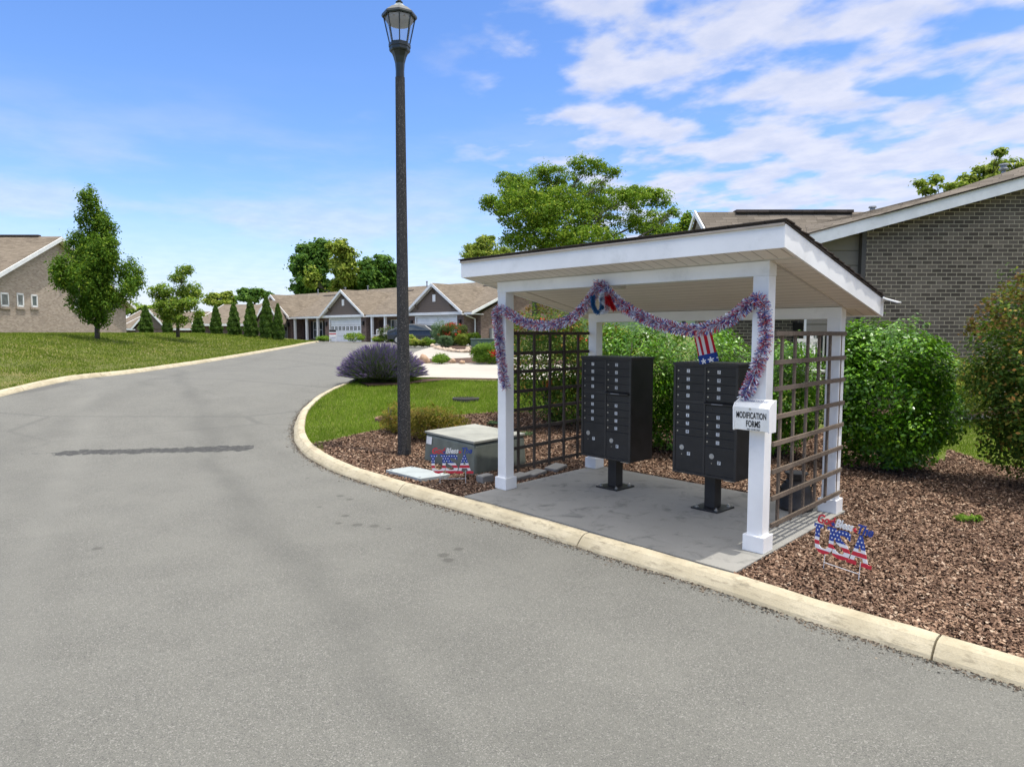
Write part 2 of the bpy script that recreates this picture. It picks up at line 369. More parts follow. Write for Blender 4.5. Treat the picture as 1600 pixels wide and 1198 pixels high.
M['shingle']=mat('brown_shingle',f_shingle); M['shingle2']=mat('grey_brown_shingle',f_shingle,ca=(.105,.090,.072),cb=(.195,.168,.138),cd=(.055,.047,.038))
M['brick']=mat('dark_brick',f_brick,ca=(.066,.054,.044),cb=(.175,.148,.118),cm=(.44,.39,.285),blot=(.11,.092,.076),jt=.015)
M['brick_tan']=mat('tan_brick',f_brick,ca=(.34,.265,.205),cb=(.54,.44,.355),cm=(.50,.46,.39),blot=(.20,.17,.15),bamt=.22,jt=.016)
M['brick_far']=mat('brown_brick',f_brick,ca=(.15,.095,.075),cb=(.27,.19,.155),cm=(.32,.28,.24),blot=(.15,.12,.11),bamt=.4)
M['siding']=mat('brown_siding',f_siding,c=(.17,.13,.105),pitch=.2); M['siding_g']=mat('taupe_siding',f_siding,c=(.20,.18,.145),pitch=.30)
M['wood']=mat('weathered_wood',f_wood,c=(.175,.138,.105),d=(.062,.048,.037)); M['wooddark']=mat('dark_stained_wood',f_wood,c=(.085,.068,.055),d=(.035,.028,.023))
M['cbu']=paint('dark_bronze_paint',(.024,.022,.021),.42,var=.25,scale=5,spec=.45)
M['cbu_frame']=paint('dark_bronze_frame',(.033,.030,.028),.4,var=.2,scale=4)
M['chrome']=paint('brushed_lock_metal',(.55,.53,.48),.3,metal=.8); M['lockface']=paint('lock_face',(.50,.49,.46),.35,metal=.3)
M['label_w']=paint('white_label',(.80,.80,.77),.5); M['ink']=paint('black_ink',(.02,.02,.022),.6)
M['black']=paint('black_metal',(.012,.014,.015),.35,var=.2); M['blackg']=paint('dark_green_black_metal',(.010,.017,.017),.38,var=.25,spec=.6)
M['pole']=mat('spun_concrete_pole',f_pole)
M['glass']=mat('window_glass',f_glass); M['glass_l']=mat('pale_window_glass',f_glass,c=(.20,.23,.23))
M['bark']=mat('bark',f_bark); M['bark_pale']=mat('pale_bark',f_bark,c=(.20,.18,.155))
M['green_box']=paint('grey_green_fibreglass',(.135,.15,.125),.7,var=.2,scale=2.5,dirt=(.08,.085,.07)); M['box_lid']=paint('lid_grey',(.30,.30,.255),.7,var=.2,scale=2,dirt=(.20,.20,.16))
M['cover']=paint('polymer_cover',(.34,.375,.37),.65,var=.12,scale=4,dirt=(.28,.30,.28))
M['manhole']=paint('rusty_iron',(.20,.10,.07),.8,var=.3,scale=9)
M['red']=paint('red_print',(.50,.02,.035),.45); M['blue']=paint('blue_print',(.015,.045,.26),.45); M['signwhite']=paint('white_print',(.78,.78,.76),.45)
def f_usa(q,z0,h,split,x0=0):
    co=obj_co(q); x,y,z=q.sep(co); t=q.m('DIVIDE',q.m('SUBTRACT',z,z0),h)
    st=q.m('GREATER_THAN',q.m('FRACT',q.m('MULTIPLY',t,3.6)),.5)
    stripes=q.mix(st,(.55,.02,.04),(.78,.77,.75))
    g=.036; fx=q.m('SUBTRACT',q.m('FRACT',q.m('ADD',q.m('DIVIDE',x,g),q.m('MULTIPLY',q.m('FLOOR',q.m('DIVIDE',z,g)),.5))),.5); fz=q.m('SUBTRACT',q.m('FRACT',q.m('DIVIDE',z,g)),.5)
    ang=q.m('ARCTAN2',fx,fz); rr=q.m('SQRT',q.m('ADD',q.m('MULTIPLY',fx,fx),q.m('MULTIPLY',fz,fz)))
    lim=q.m('MULTIPLY_ADD',q.m('COSINE',q.m('MULTIPLY',ang,5)),.08,.20)
    star=q.m('LESS_THAN',rr,lim)
    top=q.mix(star,(.012,.045,.26),(.75,.76,.78))
    setb(q,q.mix(q.m('GREATER_THAN',t,split),stripes,top),.45)
M['usa']=mat('flag_pattern_print',f_usa,z0=.16,h=.29,split=.52)
def f_windsock(q):
    uv=uv_co(q); co=obj_co(q); x,y,z=q.sep(co); st=q.m('GREATER_THAN',q.m('FRACT',q.m('ADD',q.m('DIVIDE',x,.058),.2)),.5)
    c=q.mix(st,(.62,.60,.60),(.42,.015,.03))
    fx=q.m('SUBTRACT',q.m('FRACT',q.m('DIVIDE',x,.075)),.5); fz=q.m('DIVIDE',q.m('ADD',z,.315),.075)
    ang=q.m('ARCTAN2',fx,fz); rr=q.m('SQRT',q.m('ADD',q.m('MULTIPLY',fx,fx),q.m('MULTIPLY',fz,fz))); star=q.m('LESS_THAN',rr,q.m('MULTIPLY_ADD',q.m('COSINE',q.m('MULTIPLY',ang,5)),.12,.27))
    bl=q.mix(star,(.02,.05,.22),(.7,.7,.72)); c=q.mix(q.m('LESS_THAN',z,-.255),c,bl); c=q.mix(q.m('GREATER_THAN',z,-.06),c,(.02,.05,.18)); setb(q,c,.8,spec=.2)
M['sock']=mat('stars_and_stripes_cloth',f_windsock)
def f_tinsel(q,stops):
    r=island(q); c=q.ramp(r,stops,'CONSTANT'); setb(q,c,.38,.25,.6)
M['tinsel']=mat('tinsel',f_tinsel,stops=[(0,(.60,.02,.04)),(.20,(.035,.09,.38)),(.47,(.80,.84,.92)),(.93,(.70,.14,.08))])
M['t_red']=mat('tinsel_red',f_tinsel,stops=[(0,(.55,.01,.015)),(.5,(.38,.005,.01))]); M['t_white']=mat('tinsel_white',f_tinsel,stops=[(0,(.72,.75,.78)),(.5,(.58,.6,.64))]); M['t_blue']=mat('tinsel_blue',f_tinsel,stops=[(0,(.02,.10,.25)),(.5,(.03,.16,.33))])
def leafm(name,*st,**kw): M[name]=mat(name,f_leaf,stops=list(st),**kw)
leafm('l_pear',(0,(0.050,0.119,0.012)),(.5,(0.104,0.206,0.020)),(.85,(0.195,0.315,0.030)),(1,(0.344,0.413,0.041)))
leafm('l_young',(0,(0.104,0.187,0.022)),(.5,(0.198,0.312,0.040)),(1,(0.458,0.520,0.080)))
leafm('l_big',(0,(0.073,0.153,0.013)),(.5,(0.156,0.273,0.022)),(.85,(0.291,0.393,0.034)),(1,(0.499,0.546,0.056)))
leafm('l_dark',(0,(0.035,0.099,0.015)),(.5,(0.078,0.177,0.027)),(1,(0.199,0.332,0.051)))
leafm('l_lime',(0,(0.137,0.205,0.024)),(.5,(0.254,0.332,0.045)),(1,(0.507,0.527,0.090)))
leafm('l_arb',(0,(0.048,0.111,0.017)),(.5,(0.085,0.170,0.027)),(1,(0.170,0.255,0.048)),rough=.6,spec=.25)
leafm('l_holly',(0,(0.039,0.129,0.006)),(.5,(0.090,0.237,0.012)),(.85,(0.169,0.376,0.017)),(1,(0.305,0.545,0.032)),rough=.30,spec=.38,trans=.28)
leafm('l_crape',(0,(0.043,0.103,0.018)),(.55,(0.100,0.179,0.028)),(.85,(0.239,0.320,0.046)),(1,(0.597,0.282,0.077)))
leafm('l_bronze',(0,(.10,.05,.02)),(.5,(.19,.085,.035)),(1,(.26,.16,.05)))
leafm('l_barb',(0,(0.128,0.112,0.019)),(.5,(0.224,0.184,0.029)),(.85,(0.352,0.272,0.040)),(1,(0.272,0.080,0.032)))
leafm('l_rose',(0,(0.042,0.084,0.022)),(.6,(0.098,0.154,0.035)),(1,(0.224,0.210,0.056)))
leafm('l_lavst',(0,(0.102,0.153,0.068)),(.5,(0.170,0.221,0.102)),(1,(0.272,0.306,0.170)),trans=.2,rough=.7,spec=.2)
leafm('l_lavfl',(0,(0.160,0.110,0.260)),(.5,(0.260,0.180,0.400)),(1,(0.400,0.300,0.480)),trans=.15,rough=.8,spec=.1)
leafm('l_sage',(0,(0.078,0.143,0.065)),(.5,(0.130,0.208,0.104)),(1,(0.208,0.286,0.156)),rough=.7)
leafm('l_bright',(0,(0.078,0.169,0.013)),(.5,(0.156,0.273,0.026)),(1,(0.286,0.403,0.052)))
leafm('p_red',(0,(.45,.012,.018)),(.6,(.6,.03,.035)),(1,(.65,.09,.05)),trans=.2)
leafm('p_yellow',(0,(.5,.36,.03)),(.6,(.6,.45,.07)),(1,(.55,.5,.2)),trans=.2)
leafm('p_pink',(0,(.5,.3,.33)),(1,(.65,.5,.5)),trans=.2)

# ------------------------------------------------------------------ leaf clouds
def leaves(P,size,flat=.35,up=.35,asp=.55,nrm=None):
    """P (N,3) leaf positions -> array of rhombic leaves"""
    n=len(P); d=rng.normal(size=(n,3)); d/=np.linalg.norm(d,axis=1)[:,None]
    nn=rng.normal(size=(n,3)); nn[:,2]=np.abs(nn[:,2])*.8+up*2
    if nrm is not None: nn=nn*.62+nrm*1.25
    nn/=np.linalg.norm(nn,axis=1)[:,None]
    d=d-nn*(d*nn).sum(1)[:,None]; d/=np.linalg.norm(d,axis=1)[:,None]+1e-9
    s=np.cross(nn,d); L=size*(.65+.7*rng.random((n,1))); w=L*asp*.5
    a=P-d*L*.5; c=P+d*L*.5; mid=P-d*L*.08
    b=mid+s*w+nn*L*.08; e=mid-s*w+nn*L*.08
    return np.stack([a,b,c,e],1).reshape(-1,3)
def ell(c,r,n,hollow=0.):
    d=rng.normal(size=(n,3)); d/=np.linalg.norm(d,axis=1)[:,None]
    rad=(hollow**3+(1-hollow**3)*rng.random((n,1)))**(1/3)
    return np.array(c)+d*rad*np.array(r)
def clumps(c,r,k,nper,cs,hollow=.35,vs=1.0):
    C=ell(c,r,k,hollow); n=len(C)*nper
    o=ell((0,0,0),(1,1,1),n,.15)*np.repeat(rng.uniform(.5,1.3,len(C)),nper)[:,None]*(1+.9*(rng.random((n,1))>.93))
    return C, (np.repeat(C,nper,0)+o*np.array([cs*1.35,cs*1.35,cs*vs])), o
def branch(mb,a,b,r0,r1,bend=.12,n=5,sides=6):
    a=Vector(a); b=Vector(b); L=(b-a).length; off=Vector(rng.normal(size=3))*L*bend*.5; off.z=abs(off.z)*.3-L*bend*.35
    pts=[a.lerp(b,t)+off*math.sin(math.pi*t) for t in np.linspace(0,1,n)]
    mb.tube(pts,[r0+(r1-r0)*t for t in np.linspace(0,1,n)],sides,cap=True); return pts
def tree(name,label,cat,Y,base_px,lobes,leafmat,lsize,dens=1.,trunk=.12,group=None,depth=.9,bark='bark',zb=None,fork=.35,cs=.28,holl=.25,yoff=0,sparse=1.0,lead=.55,vs=.85):
    """lobes (px,py,rx,rz): crown masses measured at distance Y, each given its own depth"""
    u=Y/F; b=S(base_px[0],base_px[1],Y)
    if zb is not None: b.z=zb
    root=thing(name,label,cat,b,group=group); L=[]; tk=MB()
    cen=[S(p,q_,Y) for p,q_,_,_ in lobes]; top=max(c.z for c in cen)
    cx=sum(c.x for c in cen)/len(cen); low=min(c.z for c in cen)
    W_=max(abs(c.x-cx) for c in cen)+.3; LN=[]
    fk=b+Vector((0,0,max(.3,(low-b.z)*.8)))
    tp=Vector((b.x*.5+cx*.5,Y,fk.z+(top-fk.z)*lead))
    nT=7; pts=[b+Vector((0,0,-.1))]+[fk.lerp(tp,t)+Vector((math.sin(t*5)*.05*trunk*8,math.cos(t*4)*.04,0)) for t in np.linspace(0,1,nT)]
    rr=[trunk*1.25]+[trunk*(1-.88*t) for t in np.linspace(0,1,nT)]
    tk.tube([p-b for p in pts],rr,10)
    twig=MB()
    for i,((px,py,rx,rz),c) in enumerate(zip(lobes,cen)):
        sx=rx*u; sz=rz*u; off=random.uniform(-1,1)*W_*depth*math.sqrt(max(0,1-((c.x-cx)/(W_*1.3))**2))*.8
        c=c+Vector((0,off,0)); ry=max(sx,sz)*.95
        vol=sx*sz*ry; k=int(max(8,dens*7*vol**.66/(cs**1.7)))
        C,P,N_=clumps(c,(max(.1,sx-cs*.25),max(.1,ry-cs*.25),max(.1,sz-cs*.25)),k,int(30*sparse),cs,holl,vs); L.append(P); LN.append(N_)
        # limb from the trunk below the lobe
        zz=min(max(c.z-.55*abs(c.x-pts[3].x)-.3,fk.z),tp.z); t=0 if tp.z<=fk.z else (zz-fk.z)/(tp.z-fk.z)
        st=fk.lerp(tp,t*.85); lp=branch(tk,st-b,c-b,trunk*.34*(1-.5*t),trunk*.07,.18)
        for cc in C[::max(1,len(C)//14)]:
            s0=lp[random.choice((2,3,4))]; branch(twig,s0,Vector(cc)-b,trunk*.05,trunk*.018,.15,4,4)
    P=np.concatenate(L)-np.array(b)
    link('crown',fastmesh('crown',leaves(P,lsize,nrm=np.concatenate(LN)),4,M[leafmat]),root)
    tk.add(twig.v,twig.f,0); tk.build('trunk',M[bark],root,smooth=True,fixn=False)
    return root
def bush(name,label,cat,c,r,n,leafmat,lsize,group=None,lumps=9,stems=5,extra=None,hollow=.55,up=.3,asp=.55,flowers=None,lo=0.0,lean=0.0):
    """c ground centre; r=(rx,ry,height)"""
    c=Vector(c); root=thing(name,label,cat,c,group=group); rx,ry,h=r
    Ps=[]; m=int(n*.45); 
    P=ell((0,0,h*(.5+lo/2)),(rx*.92,ry*.92,h*(.5-lo/2)),m,hollow); Ps.append(P)
    for i in range(lumps):
        a=rng.random()*6.283; zz=rng.uniform(.15+lo,.86); rad=math.sqrt(max(.05,1-((zz-.5)*2)**2))*.72
        Ps.append(ell((math.cos(a)*rx*rad,math.sin(a)*ry*rad,h*zz),(rx*.42,ry*.42,h*.2),int(n*.55/lumps),.5))
    P=np.concatenate(Ps); P=P[P[:,2]>.02]
    # shoots that break the outline
    sh=[]
    for i in range(lumps*4):
        a=rng.random()*6.283; zz=rng.uniform(.25,.98); rad=math.sqrt(max(.02,1-((zz-.5)*2)**2))
        s0=np.array((math.cos(a)*rx*rad*.95,math.sin(a)*ry*rad*.95,h*zz)); dd=np.array((math.cos(a)*.4,math.sin(a)*.4,.8))*rng.uniform(.08,.22)*h*.5
        sh.append(s0+dd*rng.random((14,1))+rng.normal(size=(14,3))*lsize*.5)
    P=np.concatenate([P]+sh); cz0=P-np.array((0,0,h*.42)); cz0/=np.array((rx,ry,h*.5)); wob=np.sin(P*np.array((7.,6.,8.))/max(.5,rx))*.55
    nrm_=(cz0*.8+wob); P[:,0]+=lean*(P[:,2]/h)**1.3
    link('foliage',fastmesh('foliage',leaves(P,lsize,up=up,asp=asp,nrm=nrm_),4,M[leafmat]),root)
    tk=MB()
    for i in range(stems):
        a=6.283*i/stems+rng.random()*.6; e=(math.cos(a)*rx*.6,math.sin(a)*ry*.6,h*rng.uniform(.55,.85)); branch(tk,(math.cos(a)*.05,math.sin(a)*.05,-.05),e,.018+.008*h,.006,.2)
    tk.build('stem',M['bark'],root,smooth=True,fixn=False)
    if extra:
        for (nm,mt,nn,sz,zr,spread) in extra:
            a=rng.random(nn)*6.283; zz=rng.uniform(zr[0],zr[1],nn); rad=np.sqrt(np.clip(1-((zz-.5)*2)**2,.02,1))*rng.uniform(.8,1.08,nn)
            C=np.stack([np.cos(a)*rx*rad+lean*zz**1.3,np.sin(a)*ry*rad,h*zz],1); k=spread
            if nm in ('red_blooms','flowers','pink_buds'):
                for c_ in C: link('bloom',fastmesh('bloom',leaves(c_+rng.normal(size=(k,3))*sz*.8,sz,up=.1,asp=.8),4,M[mt]),root)
                continue
            Q=np.repeat(C,k,0)+rng.normal(size=(nn*k,3))*sz*.8
            link(nm,fastmesh(nm,leaves(Q,sz,up=.1,asp=.8),4,M[mt]),root)
    return root

# ------------------------------------------------------------------ ground sheets
def catmull(P,n=6):
    P=[Vector(p) for p in P]; out=[]
    for i in range(len(P)-1):
        p0=P[max(i-1,0)];p1=P[i];p2=P[i+1];p3=P[min(i+2,len(P)-1)]
        for k in range(n):
            t=k/n; out.append(.5*((2*p1)+(p2-p0)*t+(2*p0-5*p1+4*p2-p3)*t*t+(3*p1-p0-3*p2+p3)*t**3))
    out.append(P[-1]); return out
def resample(P,step):
    out=[P[0]]; acc=0
    for a,b in zip(P,P[1:]):
        L=(b-a).length; t=step-acc
        while t<=L: out.append(a.lerp(b,t/L)); t+=step
        acc=(acc+L)%step if L>=0 else acc
        acc=L-(t-step) if True else acc
    out.append(P[-1]); return out
def inpoly(x,y,poly):
    px=np.array([p[0] for p in poly]); py=np.array([p[1] for p in poly]); r=np.zeros(np.shape(x),bool); j=len(poly)-1
    for i in range(len(poly)):
        c=((py[i]>y)!=(py[j]>y))&(x<(px[j]-px[i])*(y-py[i])/(py[j]-py[i]+1e-12)+px[i]); r^=c; j=i
    return r
def sheet(name,poly,off,material,step=1.0,kind='structure'):
    poly=[Vector((p[0],p[1])) for p in poly]
    xs=[p.x for p in poly]; ys=[p.y for p in poly]
    gx,gy=np.meshgrid(np.arange(min(xs)+step/2,max(xs),step),np.arange(min(ys)+step/2,max(ys),step)); gx=gx.ravel();gy=gy.ravel()
    ok=inpoly(gx,gy,poly); pts=poly+[Vector((a,b)) for a,b in zip(gx[ok],gy[ok])]
    vo,_,fo,*_r=delaunay_2d_cdt(pts,[],[list(range(len(poly)))],1,1e-4)
    V=[(v.x,v.y,T(v.x,v.y)+off) for v in vo]
    me=newmesh(name,V,[tuple(f) for f in fo],[material],None,True)
    o=link(name,me); return tag(o,kind=kind)
# right kerb, inner (lawn/mulch) edge
ki_px=[(1600,1026.6),(1415,975),(1285,938),(1226,920),(1144,894.6),(1020,860),(816,800),(721,775),(655.6,758.3),(581,736.4),(541.9,723.3),(502.5,703.6),(486,690.5),(477.3,676),(475.8,663),(478.4,647.8),(485,634.7),(510,613)]
KI=[Vector((9.3,-2.1)),Vector((6.1,.95))]+[G(*p).xy for p in ki_px]+[G(540,600).xy,G(578,585).xy,G(617,570).xy]
KI=catmull(KI,5)
# smooth the traced line
for _ in range(6): KI=[KI[0]]+[(KI[i-1]+KI[i]*2+KI[i+1])/4 for i in range(1,len(KI)-1)]+[KI[-1]]
def offset(P,d):
    out=[]
    for i in range(len(P)):
        t=(P[min(i+1,len(P)-1)]-P[max(i-1,0)]).normalized(); out.append(P[i]+Vector((-t.y,t.x))*d)
    return out
side=1 if (offset(KI,1)[20]-Vector((-5,5))).length<(KI[20]-Vector((-5,5))).length else -1
KW=.20; KO=offset(KI,side*KW)
# left kerb
kl=[Vector((kx(y),y)) for y in (-20,-8,0,5,10,13,16,18.5,21,24,28,34,40,47,55,62)]
kl+= [Vector((-19.2,65.5)),Vector((-22.5,68))]
KLi=catmull(kl,4); KLo=offset(KLi,-KW)
if KLo[10].x<KLi[10].x: KLo=offset(KLi,KW)
def kerb(name,inn,outdir,seg=3.05,gap=.014,zt=0.0):
    prof=[(-.02,-.16),(0,-.012),(.012,zt),(.075,zt-.002),(.115,-.014),(.15,-.045),(.185,-.085),(.205,-.125),(.205,-.17)]
    P=resample(inn,.16); mb=MB(); i0=0; nseg=max(2,int(seg/.16))
    while i0<len(P)-1:
        i1=min(i0+nseg,len(P)-1); vs=[]; idx=list(range(i0,i1+1))
        for k,i in enumerate(idx):
            t=(P[min(i+1,len(P)-1)]-P[max(i-1,0)]).normalized(); nrm=Vector((-t.y,t.x))*outdir; p=P[i].copy()
            if k==0 and i0>0: p=p+t*gap
            z=T(*P[i]) if outdir==ROUT else base(P[i].y)
            wob=.006*math.sin(i*.9)+.004*math.sin(i*2.3)
            for a,b in prof: vs.append((p.x+nrm.x*(a+wob*(a>.1)),p.y+nrm.y*(a+wob*(a>.1)),z+b+ (wob*.4 if b>-.1 else 0)))
        m_=len(prof); fs=[]
        for k in range(len(idx)-1):
            for j in range(m_-1): fs.append((k*m_+j,k*m_+j+1,(k+1)*m_+j+1,(k+1)*m_+j))
        fs.append(tuple(range(m_))); fs.append(tuple((len(idx)-1)*m_+j for j in range(m_-1,-1,-1)))
        mb.add(vs,fs); i0=i1
    o=mb.build(name,M['kerb'],smooth=False); return tag(o,kind='structure')
ROUT=side
kerb('kerb',KI,side)
kerb('kerb',KLi,-1 if KLo[10]==offset(KLi,-KW)[10] else 1)
# road
RE=[G(642,552),G(660,546),G(680,540.5)]
end_r=[G(700,537).xy]
road=[p for p in KLo]+[Vector((-24,72)),Vector((-16,70)),Vector((-3,56)),Vector((-1,50))]+[p.xy for p in RE[::-1]]+[p for p in KO[::-1]]+[Vector((12,-6)),Vector((12,-20))]
sheet('road',road,-.11,M['asphalt'],1.0)
tag(sheet('lawn',[p for p in KLi]+[Vector((-30,72)),Vector((-85,72)),Vector((-85,-20))],-.005,M['lawn_dry'],1.6),kind='structure')
rl=[p for p in KI]+[p.xy for p in RE]+[Vector((-1,50)),Vector((-3,56)),Vector((10,72)),Vector((80,72)),Vector((80,-12)),Vector((12,-4.6))]
sheet('lawn',rl,-.05,M['lawn'],1.4)
# wide ground to the horizon
gv=[];gf=[];xs_=[-2500,-900,-400,-200,-120,-85,-60,-40,-20,0,20,40,60,80,120,200,400,900,2500]; ys_=[-400,-100,-20,-5,10,30,50,60,66,72,80,100,130,200,400,900,2500]
for y in ys_:
    for x in xs_: gv.append((x,y,T(max(-85,min(80,x)),min(y,120))-(1.6 if (-90<x<85 and y<73) else .03)-(1.2 if y<-21 else 0)))
nx=len(xs_)
for j in range(len(ys_)-1):
    for i in range(nx-1): gf.append((j*nx+i,j*nx+i+1,(j+1)*nx+i+1,(j+1)*nx+i))
tag(link('ground',newmesh('ground',gv,gf,[M['lawn']],None,True)),kind='structure')
# driveways
d2=[G(642,566),G(690,565.5),G(740,566),G(790,567),G(850,568),G(905,569),G(905,594),G(850,592),G(780,590.5),G(700,589),G(640,588),G(617,589.5),G(617,571)]
sheet('driveway',[p.xy for p in d2],-.012,M['drive'],.8)
d1=[G(642,551.8),G(660,545.5),G(678,540.5),G(686,545),G(705,549),G(748,551.5),G(800,552),G(860,553),G(860,562),G(780,561.5),G(748,559),G(700,561),G(655,561),G(642,560)]
sheet('driveway',[p.xy for p in d1],-.016,M['drive'],.8)
# mulch beds
c47=math.cos(R(47)); s47=math.sin(R(47)); E1=Vector((c47,-s47,0)); E2=Vector((s47,c47,0)); O0=Vector((-.077,8.443,0))
def L3(a,b,z=0): return O0+E1*a+E2*b+Vector((0,0,z))
MS=Matrix(((E1.x,E2.x,0,O0.x),(E1.y,E2.y,0,O0.y),(0,0,1,0),(0,0,0,1)))
kbed=[p for p in KI if p.y<G(486,690).y+.02 and p.x>-3.6]
back=[G(505,689),G(530,683),G(555,677),G(603,667.5),G(640,663),G(669,659),G(691,650),G(712,647),G(776,642),G(803,643),G(857,639),G(905,634)]
bed=[p for p in kbed]+[p.xy for p in back]+[Vector((2.2,14.2)),Vector((5.3,13.2)),Vector((6.6,10.3)),G(1480,700).xy,G(1515,711).xy,G(1548,724).xy,Vector((9.5,8.5)),Vector((14,6)),Vector((14,-3))]
MOFF=-.025
sheet('mulch_bed',bed,MOFF,M['mulch'],.6)
bedB=[G(634,567.5),G(634,560.5),G(700,560.2),G(748,558),G(800,561),G(860,562),G(905,562),G(905,570),G(790,568),G(740,567),G(690,566.5)]
sheet('mulch_bed',[p.xy for p in bedB],.0,M['mulch'],.8)
bedI=[G(683,542),G(690,546),G(706,549),G(735,550.5),G(740,546),G(735,541),G(712,538.5),G(695,538.5)]
sheet('mulch_bed',[p.xy for p in bedI],.01,M['mulch'],.8)
bedL=[G(640,597),G(660,592),G(700,590.3),G(776,592),G(776,594),G(700,592.5),G(665,596),G(620,601),G(575,602),G(560,597)]
sheet('mulch_bed',[p.xy for p in bedL],.004,M['mulch'],.6)
bedF=[Vector((p.x,p.y)) for p in (G(642,536.6),G(678,537),G(680,533.8),G(642,533))]
hb=[Vector((7.0,14.1)),Vector((7.0,13.45)),Vector((14,13.35)),Vector((14,14.1))]; sheet('mulch_bed',hb,.0,M['mulch'],.6)
# slab under the shelter
kfront=[p for p in KI if -.9<(Vector((p.x,p.y,0))-O0).dot(E1)<5]
def locab(p): d=Vector((p[0],p[1],0))-O0; return d.dot(E1),d.dot(E2)
kf=[locab(p) for p in KI]; kf=[(a,b) for a,b in kf if -.02<a<3.42 and b<0]; kf.sort()
poly=[(a,b+.012) for a,b in kf]; poly=[(-.06,poly[0][1])]+poly+[(3.46,poly[-1][1]),(3.46,1.97),(-.06,1.97)]
sb=MB(); sb.slab([L3(a-.06*b,b,0.004) for a,b in poly],(0,0,-.16)); tag(sb.build('concrete_slab',M['slab'],bevel=.008),kind='structure')

# ------------------------------------------------------------------ grass and mulch scatter
def scatter(poly,n,excl=()):
    xs=[p[0] for p in poly]; ys=[p[1] for p in poly]; x=rng.uniform(min(xs),max(xs),n); y=rng.uniform(min(ys),max(ys),n); ok=inpoly(x,y,poly)
    for e in excl: ok&=~inpoly(x,y,e)
    return x[ok],y[ok]
Tv=np.vectorize(T)
def blades(name,poly,dens,h,w,material,off=-.05,excl=(),lean=.9,ref=None):
    xs=[p[0] for p in poly]; ys=[p[1] for p in poly]; n=int(dens*(max(xs)-min(xs))*(max(ys)-min(ys)))
    x,y=scatter(poly,n,excl); 
    pn=np.sin(x*1.7+np.sin(y*1.1)*2)*np.cos(y*1.9+x*.6)+np.sin(x*4.3+y*3.1)*.4
    if ref:
        keep=rng.random(len(x))<np.minimum(1,(ref/np.maximum(y,1))**2); x=x[keep]; y=y[keep]; pn=pn[keep]
    fs_=np.maximum(1,y/ref) if ref else 1.
    z=Tv(x,y)+off; a=rng.random(len(x))*6.283; hh=h*(.55+.8*rng.random(len(x)))*(1+.18*pn)*(fs_**.35); ww=w*(.7+.6*rng.random(len(x)))*fs_
    B=np.stack([x,y,z],1); s=np.stack([np.cos(a),np.sin(a),0*a],1)*ww[:,None]; l=rng.random(len(x))*6.283
    tp=B+np.stack([np.cos(l)*hh*lean*rng.random(len(x)),np.sin(l)*hh*lean*rng.random(len(x)),hh],1)
    return tag(link(name,fastmesh(name,np.stack([B-s,B+s,tp],1).reshape(-1,3),3,material)),kind='stuff',label=None)
vis=[p for p in KI if p.y>11 and p.x<-1]+[p.xy for p in (G(640,588),G(700,590),G(780,592),G(905,596))]+[Vector((4,17)),Vector((4,14)),G(905,634).xy]
vis=[p for p in KI if p.y>10.9 and p.x<0]+[p.xy for p in (G(617,590),G(640,589),G(700,590),G(780,592),G(905,596),G(905,634))]+[p.xy for p in back[::-1]]
nearL=[p.xy for p in bedL]
g1=blades('grass',vis,2300,.055,.007,M['grass'],excl=(nearL,)); g1['label']='bright mown grass between the curved kerb and the concrete driveway'
g1['category']='grass'
wl=[p for p in KLi if 9<p.y<63]+[Vector((-26,64)),Vector((-44,56)),Vector((-36,30)),Vector((-32,9))]
g2=blades('grass',wl,620,.055,.011,M['grass_dry'],off=-.005,ref=16.); g2['label']='mown olive green lawn rising left of the road to the brick house'; g2['category']='grass'
rp=[G(1480,700).xy,G(1515,711).xy,G(1548,724).xy,Vector((9.5,8.6)),Vector((13,8.6)),Vector((13,13.4)),Vector((6.9,13.4)),Vector((6.6,10.5))]
g4=blades('grass',rp,1300,.055,.008,M['grass'],off=-.05); g4['label']='patch of green lawn below the dark brick wall right of the big round bush'; g4['category']='grass'
pi=[p.xy for p in (G(738,549.5),G(757,551),G(800,551),G(800,541),G(745,541))]
g5=blades('grass',pi,60,.1,.03,M['grass'],off=-.05); g5['label']='small far grass strip beside the red rose bed'; g5['category']='grass'
def chips(name,poly,dens,excl,off,label,smin=.012,smax=.045):
    xs=[p[0] for p in poly]; ys=[p[1] for p in poly]; n=int(dens*(max(xs)-min(xs))*(max(ys)-min(ys)))
    x,y=scatter(poly,n,excl); n=len(x); z=Tv(x,y)+off+rng.random(n)*.018+.004
    a=rng.random(n)*6.283; t=rng.normal(size=n)*.38; L=rng.uniform(smin,smax,n)*(1+1.3*(rng.random(n)>.94)); w=rng.uniform(.0035,.011,n)
    d=np.stack([np.cos(a)*np.cos(t),np.sin(a)*np.cos(t),np.sin(t)],1); r=rng.normal(size=n)*.5
    s=np.stack([-np.sin(a)*np.cos(r),np.cos(a)*np.cos(r),np.sin(r)],1); C=np.stack([x,y,z],1)
    A=C-d*L[:,None]/2;B=C+d*L[:,None]/2; sw=s*w[:,None]
    V=np.stack([A-sw*.7,B-sw,B+sw*.6,A+sw],1).reshape(-1,3)
    o=tag(link(name,fastmesh(name,V,4,M['chip'])),kind='stuff'); o['label']=label; o['category']='mulch'; return o
slabpoly=[tuple(L3(a-.06*b,b).xy) for a,b in ((-.06,-1.2),(3.46,-1.2),(3.46,1.97),(-.06,1.97))]
bn=[p for p in bed if True]
near=[(1.6,5.6),(3.1,4.0),(4.6,2.5),(8,1.5),(9,6),(6.0,9),(3.2,8.6)]
def clip(poly,fn):   # keep the vertices of a polygon inside a box through rejection only
    return poly
bx=[tuple(p) for p in bed]
